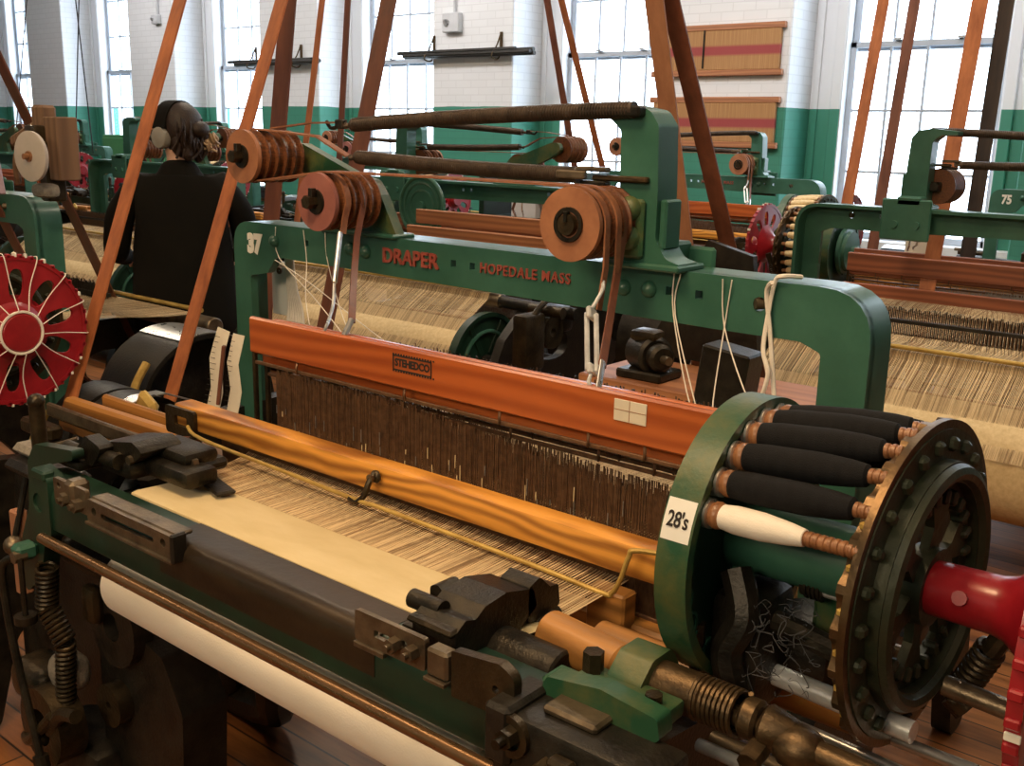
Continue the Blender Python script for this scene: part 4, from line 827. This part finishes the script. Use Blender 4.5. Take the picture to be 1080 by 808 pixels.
# ------------------------------------------------------------------ wall things
def hanging(z, lab):
    zc = z; t = thing('heddle_frame', lab, 'heddle frame', (-4.68, YF - .04, zc), 'heddle frames hanging on the wall')
    m = mb('hanging_heddles').box((-5.27, YF - .05, zc - .165), (-4.06, YF - .012, zc + .165), .004); m.build('heddles', t)
    for dz in (-.19, .19): mb('plain_board').box((-5.31, YF - .055, zc + dz - .025), (-4.03, YF - .008, zc + dz + .025), .005).build('rail', t)
    for x in (-4.78,): mb('dark_iron').box((x - .008, YF - .06, zc - .15), (x + .008, YF - .05, zc + .17), .002).build('tie', t)
hanging(2.305, 'brown heddle frame with a red band, upper of two on the white wall')
hanging(1.70, 'brown heddle frame with a red band, lower of two, at the green dado')
def rods(xc, half, z, where):
    rnd = random.Random(int(xc * 10)); k = 0
    for i, (dy, dz) in enumerate(((0, 0), (.038, .008), (-.038, .01), (.018, .038), (-.02, .040))):
        a = xc - half * rnd.uniform(.88, 1.12); b = xc + half * rnd.uniform(.85, 1.15)
        tag(mb('black_iron').cyl((a, YF - .09 + dy, z + dz), (b, YF - .09 + dy, z + dz + rnd.uniform(-.008, .008)), .021, 10).build('iron_rod', None, loc=((a + b) / 2, YF - .09 + dy, z + dz)), 'black iron rod in the bundle slung ' + where, 'rod', 'iron rods slung ' + where)
    for s in (-1, 1):
        x = xc + s * half * .55; m = mb('brass_shaft').box((x - .015, YF - .02, z + .02), (x + .015, YF, z + .22), .003); m.tube([(x, YF - .02, z + .2), (x + .01, YF - .09, z + .08), (x, YF - .16, z - .02), (x, YF - .10, z - .05), (x - .01, YF - .03, z - .03), (x, YF - .015, z + .06)], .008, 8)
        tag(m.build('wall_hook', None, loc=(x, YF, z)), ('left' if s < 0 else 'right') + ' hook holding the rods ' + where, 'hook', 'hooks for the iron rods')
rods(-7.62, .86, 2.345, 'below the electrical box on the wall')
rods(-10.75, .80, 2.33, 'across the wall pier left of the middle windows')
def ebox(x, z, s, lab):
    t = thing('electrical_box', lab, 'electrical box', (x, YF, z)); m = mb('electric_grey').box((x - s, YF - .08, z - s * .85), (x + s, YF, z + s * .85), .008); m.build('housing', t)
    mb('steel').cyl((x - s * .4, YF - .10, z), (x - s * .4, YF - .08, z), s * .3, 14).build('dial', t); mb('electric_grey').cyl((x + .02, YF - .03, z + s * .8), (x + .02, YF - .03, ZC - .01), .014, 10).build('conduit', t)
ebox(-7.80, 2.68, .115, 'grey electrical box with a conduit, on the white pier at mid wall')
ebox(-13.35, 2.98, .07, 'small grey electrical box high on the pier left of the belts')
cab = thing('storage_cabinet', 'plain green storage cabinet against the wall behind the woman', 'cabinet', (-12.9, 8.2, 0))
mb('cabinet_green').box((-14.35, 8.04, 0), (-12.75, 8.40, 1.42), .01).build('body', cab)
for x in (-14.33, -13.54): d = mb('cabinet_green').box((x, 8.02, .08), (x + .77, 8.04, 1.38), .006).build('door', cab); mb('steel').cyl((x + (.72 if x < -14 else .05), 8.015, .75), (x + (.72 if x < -14 else .05), 8.015, .86), .008, 8).build('handle', d)
# shelf unit with cartons between the looms
sh = thing('open_shelf', 'dark green open shelf with cartons, behind the front pulley of the nearest loom', 'shelf', (-4.394, 5.643, 0.000))
m = mb('green_paint_dark').box((-4.856, 5.504, 0.000), (-4.810, 5.827, 1.319), .004); m.build('side', sh); mb('green_paint_dark').box((-4.024, 5.504, 0.000), (-3.978, 5.827, 1.319), .004).build('side', sh)
for z in (.5, .975, 1.28): mb('green_paint_dark').box((-4.81, 5.504, z), (-4.024, 5.827, z + .023), .004).build('board', sh)
ct = thing('carton', 'white carton with a torn lid on the green shelf', 'carton', (-4.496, 5.643, 1.000)); mb('carton_white').box((-4.597, 5.550, 1.000), (-4.385, 5.735, 1.115), .004).build('body', ct); mb('red_lettering').box((-4.607, 5.545, 1.106), (-4.375, 5.735, 1.120), .003).build('lid', ct)
tag(mb('carton_tan').box((-4.366, 5.596, 1.000), (-4.237, 5.753, 1.226), .004).build('carton', None, loc=(-4.301, 5.670, 1.000)), 'tan cardboard carton standing on the green shelf', 'carton')

# ------------------------------------------------------------------ loose things round the near looms
def board(x0, x1, y, z0, z1, lab):
    return tag(mb('plain_board').box((x0, y, z0), (x1, y + .03, z1), .004).build('wooden_board', None, loc=((x0 + x1) / 2, y, z0)), lab, 'board', 'boards behind the crossbeam')
# box with pale disc on the left loom
bx = thing('wooden_box', 'brown wooden box with a pale round disc, on the loom at far left', 'wooden box', (-3.68, 1.9, 1.30))
mb('box_wood').box((-3.685, 1.84, 1.355), (-3.59, 1.92, 1.575), .004).build('body', bx)
m = mb('grey_disc').lathe([(0, .001), (0, .078), (.004, .084), (.010, .086), (.018, .086), (.02, .08)], (-3.60, 1.76, 1.44), (.15, -.99, 0), 44); m.mat('bobbin_wood').lathe([(.016, .018), (.026, .018), (.026, .011), (.042, .010), (.042, .001)], (-3.60, 1.76, 1.44), (.15, -.99, 0), 20, cap=False); m.build('disc', bx)
mb('greasy_iron').box((-3.75, 1.80, 1.47), (-3.67, 1.88, 1.545), .012, seg=2).box((-3.72, 1.83, 1.28), (-3.66, 1.9, 1.49), .006).build('bracket', bx)
mb('box_wood').box((-3.77, 1.84, 1.53), (-3.69, 1.90, 1.615), .01).build('block', bx)
mb('box_wood').box((-3.95, 1.84, 1.49), (-3.76, 1.88, 1.53), .008, rot=Matrix.Rotation(-.3, 3, 'Y')).tube([(-3.80, 1.82, 1.5), (-3.78, 1.78, 1.42), (-3.82, 1.8, 1.34)], .012, 8).build('lever', bx)
mb('lint').box((-3.70, 1.78, 1.295), (-3.60, 1.85, 1.345), .02, seg=2).build('lint_tuft', bx)
tag(mb('lilac_paint').bar((-3.98, 1.78, 1.585), (-3.83, 1.74, 1.30), .03, .012).build('metal_bar', None, loc=(-3.83, 1.74, 1.30)), 'slanting lilac metal bar left of the pale disc', 'metal bar')
m = mb('yarn_white').tube([(-3.93, 1.70, 1.38), (-3.945, 1.68, 1.30), (-3.91, 1.66, 1.22), (-3.83, 1.62, 1.14), (-3.82, 1.60, 1.06), (-3.82, 1.58, .95)], .018, 8); m.mat('carton_white').tube([(-3.80, 1.66, 1.29), (-3.83, 1.63, 1.2), (-3.825, 1.62, 1.14)], .012, 8)
tag(m.build('cotton_rope', None, loc=(-3.82, 1.58, .95)), 'thick cream cotton rope looped above the red wheel', 'rope')
# papers on the left post
def paper(p0, p1, w, lab, mat='paper'):
    m = mb(mat).strip([V(p0), V(p0).lerp(V(p1), .35) + V((0, -.012, 0)), V(p0).lerp(V(p1), .7) + V((.003, .004, 0)), V(p1)], w, .0015, AX)
    m.mat('ink'); rnd = random.Random(int(p0[0] * 100))
    for k in range(14):
        q = V(p0).lerp(V(p1), .08 + .062 * k); m.box((q.x - w * .38, q.y - .0145, q.z), (q.x - w * .38 + w * rnd.uniform(.2, .5), q.y - .013, q.z + .001), 0)
    return tag(m.build('paper_slip', None, loc=p1), lab, 'paper')
paper((-2.285, 1.585, 1.035), (-2.315, 1.555, .80), .055, 'curled paper slip hanging left of the dark rod on the green post')
paper((-2.220, 1.585, 1.03), (-2.222, 1.555, .82), .048, 'curled paper slip hanging right of the dark rod on the green post')
tag(mb('belt_brown').bar((-2.252, 1.56, 1.0), (-2.268, 1.545, .84), .012, .01).build('holding_rod', None, loc=(-2.27, 1.55, .84)), 'thin dark rod between the two paper slips', 'rod')
t = thing('fabric_tag', 'cream fabric tag with a brown eyelet hanging under the number 37', 'tag', (-2.52, 1.96, 1.0)); mb('white_card').box((-2.565, 1.958, 1.0), (-2.485, 1.962, 1.145), .0015).build('cloth', t); mb('belt_brown').ring((-2.525, 1.957, 1.135), AY, .004, .011, -.003, .002, 16).build('eyelet', t)
m = mb('yarn_white')
for k in range(7): m.tube([(-2.46 + .005 * k, 1.93, 1.195), (-2.465 + .006 * k, 1.94, 1.10), (-2.47 + .01 * k, 1.945, 1.03), (-2.475 + .013 * k, 1.94, .97 + .01 * (k % 3))], .0045, 6)
tag(m.build('yarn_tassel', None, loc=(-2.455, 1.94, .97)), 'white yarn tassel hanging beside the cream fabric tag', 'yarn')
m = mb('yarn_white').tube([(-.852, 1.80, 1.292), (-.868, 1.815, 1.27), (-.855, 1.815, 1.20), (-.84, 1.81, 1.12), (-.826, 1.80, 1.06)], .0045, 6); m.tube([(-.82, 1.86, 1.30), (-.84, 1.82, 1.303), (-.856, 1.822, 1.29), (-.862, 1.815, 1.22), (-.858, 1.80, 1.16), (-.84, 1.79, 1.12), (-.85, 1.79, 1.07)], .0045, 6)
tag(m.build('knotted_cord', None, loc=(-.84, 1.81, 1.06)), 'white knotted cord tied over the right end of the green crossbeam', 'cord')
for i, (P, lab) in enumerate((
    ([(-1.075, 1.82, 1.285), (-1.072, 1.822, 1.20), (-.98, 1.75, 1.04), (-.90, 1.70, .99)], 'white yarn end hanging left of the two square holes'),
    ([(-1.06, 1.82, 1.285), (-1.068, 1.822, 1.20), (-.96, 1.75, 1.02)], 'white yarn end crossing its neighbour near the right bolts'),
    ([(-.965, 1.82, 1.285), (-.955, 1.822, 1.19), (-.86, 1.74, 1.09), (-.80, 1.70, 1.05)], 'white yarn end running out towards the knotted cord'),
    ([(-.945, 1.82, 1.285), (-.955, 1.822, 1.19), (-.93, 1.75, 1.06), (-.90, 1.70, 1.0)], 'white yarn end dropping straight beneath the round hole'),
    ([(-2.36, 1.82, 1.285), (-2.355, 1.825, 1.20), (-2.1, 1.75, 1.11), (-1.85, 1.70, .98)], 'white yarn end fanning right from beside number 37'),
    ([(-2.24, 1.82, 1.285), (-2.235, 1.825, 1.20), (-2.15, 1.75, 1.11), (-2.06, 1.70, 1.0)], 'white yarn end from the second square hole at left'),
    ([(-2.15, 1.82, 1.285), (-2.145, 1.825, 1.20), (-1.95, 1.72, 1.06), (-1.8, 1.68, .99)], 'white yarn end just left of the pink pulley straps'),
    ([(-2.38, 1.83, 1.19), (-2.2, 1.80, 1.15), (-1.9, 1.74, 1.07), (-1.62, 1.70, .99)], 'long white yarn end slanting beneath the left pulley'))):
    tag(mb('yarn_white').tube(P, .0014, 5).build('yarn_end', None, loc=P[-1]), lab, 'yarn', 'loose yarn ends on the nearest loom')
# yarn ends over the red wheel at the left
RW = (TX - 3.12 + .47, BC[0] + .05, BC[1] - .03)
m = mb('yarn_white')
for k in range(14):
    a = k * 2 * PI / 14 + .3; c, s = math.cos(a), math.sin(a); m.tube([(RW[0] - .02, RW[1] + .21 * c, RW[2] + .21 * s), (RW[0] + .012, RW[1] + .208 * c, RW[2] + .208 * s), (RW[0] + .02, RW[1] + .13 * c + .006 * math.sin(k * 3), RW[2] + .13 * s), (RW[0] + .05, RW[1] + .062 * c, RW[2] + .062 * s)], .0016, 5)
m.torus((RW[0] + .046, RW[1], RW[2]), AX, .058, .004, 30, 6)
tag(m.build('thread_ends', None, loc=RW), 'white thread ends tied from rim to hub of the red wheel', 'thread')
# motor, guard and plates behind the nearest loom
mo = thing('electric_motor', 'dark electric motor on a bench behind the right pulley straps', 'motor', (-1.62, 2.9, .80))
m = mb('black_iron').cyl((-1.80, 2.86, .87), (-1.70, 2.80, .87), .062, 24, ch=.01); m.mat('dark_iron').cyl((-1.70, 2.80, .87), (-1.66, 2.776, .87), .045, 20, ch=.01); m.mat('greasy_iron').box((-1.80, 2.78, .91), (-1.70, 2.86, .95), .02, seg=2); m.mat('worn_iron').cyl((-1.66, 2.776, .87), (-1.63, 2.76, .87), .014, 12); m.build('housing', mo); mb('dark_iron').box((-1.83, 2.76, .79), (-1.66, 2.9, .82), .006).build('foot', mo)
be = thing('wooden_bench', 'rough wooden bench carrying the motor behind the nearest loom', 'bench', (-1.6, 2.95, 0))
mb('plain_board').box((-1.95, 2.72, .75), (-1.15, 3.1, .79), .006).build('top', be)
for x in (-1.9, -1.2):
    for y in (2.76, 3.06): mb('plain_board').box((x - .03, y - .03, 0), (x + .03, y + .03, .75), .004).build('leg', be)
tag(mb('black_iron').box((-1.42, 2.56, .79), (-1.27, 2.66, .98), .006, rot=Matrix.Rotation(.12, 3, 'Y')).build('belt_guard', None, loc=(-1.35, 2.61, .79)), 'dark upright guard box right of the motor', 'guard')
tag(mb('black_iron').prism([(-1.95, .80), (-1.5, .80), (-1.55, 1.18), (-1.72, 1.22)], [], 'xz', 3.12, 3.15).build('guard_plate', None, loc=(-1.7, 3.12, .8)), 'black sheet metal plate behind the motor', 'plate')
board(-3.95, -3.05, 3.97, 1.08, 1.155, 'upper of two plain boards behind the crossbeam lettering'); board(-3.98, -3.0, 3.93, .995, 1.072, 'lower of two plain boards behind the crossbeam lettering')
dw = thing('brake_wheel', 'round green wheel with a rim groove above the plain boards', 'wheel', (-4.1, 4.2, 1.15)); m = mb('green_paint').ring((-4.1, 4.17, 1.15), AY, .03, .165, 0, .02, 48); m.torus((-4.1, 4.17, 1.15), AY, .13, .008, 44); m.torus((-4.1, 4.17, 1.15), AY, .09, .006, 40); m.torus((-4.1, 4.17, 1.15), AY, .165, .012, 44); m.build('rim', dw); mb('green_paint').cyl((-4.1, 4.15, 1.15), (-4.1, 4.28, 1.15), .03, 16).build('hub', dw)
tag(mb('white_card').box((-1.72, 5.05, 1.02), (-1.58, 5.055, 1.20), .001).build('paper_notice', None, loc=(-1.65, 5.05, 1.02)), 'white paper notice hanging below the crossbeam at far right', 'paper')
# ------------------------------------------------------------------ the woman
def skinned(name, verts, edges, radii, mat, parent, sub=2, root=0):
    me = bpy.data.meshes.new(name + '_tmp'); me.from_pydata([tuple(v) for v in verts], edges, []); o = bpy.data.objects.new(name + '_tmp', me); C.objects.link(o)
    md = o.modifiers.new('s', 'SKIN'); md.use_smooth_shade = True
    lay = me.skin_vertices[0].data
    for i, r in enumerate(radii): lay[i].radius = r if isinstance(r, tuple) else (r, r)
    lay[root].use_root = True
    o.modifiers.new('d', 'SUBSURF').levels = sub
    dg = bpy.context.evaluated_depsgraph_get(); ev = o.evaluated_get(dg); m2 = bpy.data.meshes.new_from_object(ev); m2.name = name; bpy.data.objects.remove(o); m2.materials.clear(); m2.materials.append(MATS[mat]); m2.shade_smooth()
    r = bpy.data.objects.new(name, m2); C.objects.link(r); r.parent = parent; r['_o'] = [0, 0, 0]; return r
class SK:
    def __init__(s): s.v = []; s.e = []; s.r = []
    def chain(s, pts, start=None):
        prev = start
        for p, r in pts:
            s.v.append(p); s.r.append(r); i = len(s.v) - 1
            if prev is not None: s.e.append((prev, i))
            prev = i
        return prev
wm = thing('person', 'woman with brown hair, grey earmuffs and a black jacket standing between the looms', 'person', (-3.87, 2.50, 0), None, math.radians(148 - 90))
# figure faces +Y locally
b = SK(); hp = b.chain([((0, 0, .93), (.15, .11)), ((0, 0, 1.08), (.13, .10)), ((0, .01, 1.25), (.15, .11)), ((0, .0, 1.38), (.11, .08)), ((0, .005, 1.44), .055), ((0, .015, 1.49), .052)])
hd = b.chain([((0, .035, 1.54), (.066, .085)), ((0, .03, 1.60), (.074, .094)), ((0, .015, 1.66), (.06, .075))], hp)
nose = b.chain([((-.05, .11, 1.56), .016)], hd - 1)
HANDS = {}
for s in (-1, 1):
    el = ((s * .275, .05, 1.08)); wr = (s * .23, .27, 1.02)
    k = b.chain([((s * .16, 0, 1.37), .06), ((s * .245, 0, 1.25), .05), (el, .042), ((s * .27, .16, 1.05), .036), (wr, .026), ((s * .215, .32, 1.01), (.034, .018)), ((s * .205, .36, 1.0), (.036, .014))], 2)
    for f, (dx, ln) in enumerate(((-.028, .070), (-.010, .078), (.010, .072), (.028, .056))):
        x = s * .205 + dx; b.chain([((x, .375, 1.0), .0092), ((x, .375 + ln * .5, .992), .0085), ((x, .375 + ln * .8, .972), .0078), ((x, .375 + ln * .85, .955), .007)], k)
    b.chain([((s * .205 - s * .035, .335, 1.0), .010), ((s * .205 - s * .052, .365, .988), .0092), ((s * .205 - s * .056, .385, .972), .008)], k - 1)
    b.chain([((s * .09, 0, .86), (.085, .09)), ((s * .10, .015, .66), .07), ((s * .10, .02, .48), .052), ((s * .10, 0, .30), .05), ((s * .10, -.01, .10), .036), ((s * .10, .03, .05), .036), ((s * .11, .13, .035), .03)], 0)
body = skinned('body', b.v, b.e, b.r, 'skin', wm, 2)
c = SK(); t = c.chain([((0, 0, .66), (.25, .17)), ((0, 0, .80), (.245, .165)), ((0, 0, .95), (.235, .155)), ((0, 0, 1.10), (.222, .145)), ((0, .01, 1.26), (.208, .14)), ((0, 0, 1.37), (.135, .10)), ((0, 0, 1.43), (.085, .075)), ((0, .005, 1.475), (.072, .072))])
for s in (-1, 1): c.chain([((s * .17, 0, 1.36), .075), ((s * .25, 0, 1.25), .068), ((s * .275, .05, 1.08), .06), ((s * .272, .16, 1.05), .050), ((s * .235, .26, 1.022), .042)], 4)
skinned('jacket', c.v, c.e, c.r, 'coat', wm, 2)
c = SK(); c.chain([((0, 0, .90), (.19, .14)), ((0, 0, .84), (.19, .14))])
for s in (-1, 1): c.chain([((s * .09, 0, .80), (.115, .12)), ((s * .10, .015, .62), .095), ((s * .10, .02, .44), .078), ((s * .10, 0, .14), .06)], 1)
skinned('trousers', c.v, c.e, c.r, 'trousers', wm, 2)
for s in (-1, 1): m = mb('coat'); m.box((s * .105 - .045, -.07, 0), (s * .105 + .045, .19, .08), .03, seg=3); m.cyl((s * .10, -.01, .05), (s * .10, -.01, .16), .055, 14); m.build('shoe', wm, off=V((0, 0, 0)))
# head gear turned with the head (35 degrees to the left)
RH = Matrix.Rotation(math.radians(42), 3, 'Z')
def hm(mat): return mb(mat)
def turn(m):
    m.v = [tuple(RH @ V((x * .9, y * .88, 0)) + V((0, .022, 1.57 + (z - 1.57) * .93))) for x, y, z in m.v]; return m
h = hm('hair').ball((0, -.028, 1.612), .108, 24, (.92, 1.0, 1.02)); h.ball((0, -.055, 1.545), .082, 20, (1.05, .8, 1.0)); h.ball((.02, -.13, 1.60), .042, 16, (1.2, .9, .9)); h.ball((.045, -.12, 1.575), .03, 14); h.ball((-.03, -.10, 1.50), .035, 14, (1, .7, 1.3)); h.ball((.04, -.09, 1.49), .032, 14, (1, .7, 1.3))
rnd = random.Random(5)
for k in range(60):
    a = rnd.uniform(-2.6, -.5); r = rnd.uniform(.085, .1); p = V((r * math.cos(a), -.03 + r * math.sin(a), 1.58 + rnd.uniform(-.02, .07))); h.tube([p, p + V((rnd.uniform(-.02, .02), -.012, -.05)), p + V((rnd.uniform(-.03, .03), .005, -.10))], .006, 5)
turn(h).build('hair', wm, off=V((0, 0, 0)))
h = hm('hair_light')
for k in range(22):
    p = V((.05 + rnd.uniform(-.03, .05), -.12 + rnd.uniform(-.03, .03), 1.575 + rnd.uniform(-.03, .02))); h.tube([p, p + V((rnd.uniform(0, .04), rnd.uniform(-.02, .02), -.03)), p + V((rnd.uniform(0, .05), rnd.uniform(-.02, .02), -.045))], .006, 5)
turn(h).build('hair_wisps', wm, off=V((0, 0, 0)))
h = hm('coat')
h.strip([(.104 * math.cos(a), .005, 1.60 + .122 * math.sin(a)) for a in [PI * k / 16 for k in range(17)]], .085, .012, AY)
h.mat('muff_grey')
for s in (-1, 1): h.lathe([(-.012, .03), (-.012, .048), (.012, .052), (.030, .046), (.036, .03), (.036, .001)], (s * .085, .005, 1.56), (s, 0, 0), 22)
turn(h).build('earmuffs', wm, off=V((0, 0, 0)))
h = hm('white_card')
for s in (-1, 1): h.ball((s * .033, .085, 1.595), .012, 10)
turn(h).build('eye', wm, off=V((0, 0, 0)))

wm.scale = (.975, .975, .965)
# ------------------------------------------------------------------ light and camera
W = bpy.data.worlds.new('sky'); bpy.context.scene.world = W; W.use_nodes = True
W.node_tree.nodes['Background'].inputs[0].default_value = (.80, .90, 1.0, 1); W.node_tree.nodes['Background'].inputs[1].default_value = 7.5
def area(name, loc, target, sx, sy, power, col, portal=False):
    l = bpy.data.lights.new(name, 'AREA'); l.shape = 'RECTANGLE'; l.size = sx; l.size_y = sy; l.energy = power; l.color = col
    if portal: l.cycles.is_portal = True
    o = bpy.data.objects.new(name, l); C.objects.link(o); o.location = loc; o.rotation_euler = (V(target) - V(loc)).to_track_quat('-Z', 'Y').to_euler(); return o
for i, g in enumerate(GL): area('window_daylight', (g + GW / 2, 9.34, (Z0 + Z1) / 2), (g + GW / 2, 0, (Z0 + Z1) / 2), GW + .1, Z1 - Z0 + .1, 1, (1, 1, 1), True)
WARM = (1.0, .66, .34)
area('task_lamp', (-1.3, .35, 3.2), (-1.35, 1.2, .9), .5, .5, 34, WARM)
for x in (-6.5, -3.5, -.5): area('ceiling_lamp', (x, .6, 4.2), (x, 1.2, 0), 1.2, .4, 22, (1, .74, .46))
for x in (-9, -5, -1): area('ceiling_lamp', (x, 4.2, 4.25), (x, 5, 0), 1.2, .4, 60, (1, .84, .64))
area('ceiling_lamp', (.8, -1.2, 3.6), (-1.6, 1.8, .9), 1.2, .8, 12, (1, .80, .56))
area('aisle_fill', (-.6, -2.4, 2.7), (-1.5, 1.2, .75), 1.6, .5, 52, (1, .76, .48))  # added fill from the front, brightens upright faces and the cloth roll
for x in (-13, -8, -3.2): area('wall_wash', (x, 5.9, 4.2), (x, 8.6, 1.9), 2.2, .35, 60, (1, .94, .92))  # added wash to brighten the pier fronts, no fixture there
cam = bpy.data.cameras.new('camera'); co = bpy.data.objects.new('camera', cam); C.objects.link(co); bpy.context.scene.camera = co
RW_ = [[0.76945240158861, 0.1662292606029053, -0.616693468920283], [0.638293183628907, -0.16549738441323586, 0.7517928088810453], [0.022908806655845486, -0.9721000198908489, -0.2334453638559054]]
M = Matrix(((RW_[0][0], -RW_[0][1], -RW_[0][2], 0), (RW_[1][0], -RW_[1][1], -RW_[1][2], 0), (RW_[2][0], -RW_[2][1], -RW_[2][2], 1.55), (0, 0, 0, 1)))
co.matrix_world = M; cam.sensor_fit = 'HORIZONTAL'; cam.sensor_width = 36; cam.lens = 36 * 1090 / 1080; cam.clip_start = .05; cam.clip_end = 200
sc = bpy.context.scene
sc.view_settings.view_transform = 'Standard'; sc.view_settings.look = 'None'; sc.view_settings.gamma = 1; sc.view_settings.use_curve_mapping = False; sc.view_settings.exposure = .12
sc.cycles.max_bounces = 6; sc.cycles.transparent_max_bounces = 12; sc.cycles.caustics_reflective = False; sc.cycles.caustics_refractive = False
for o in bpy.data.objects:
    if '_o' in o: del o['_o']
    if 'own' in o: del o['own']
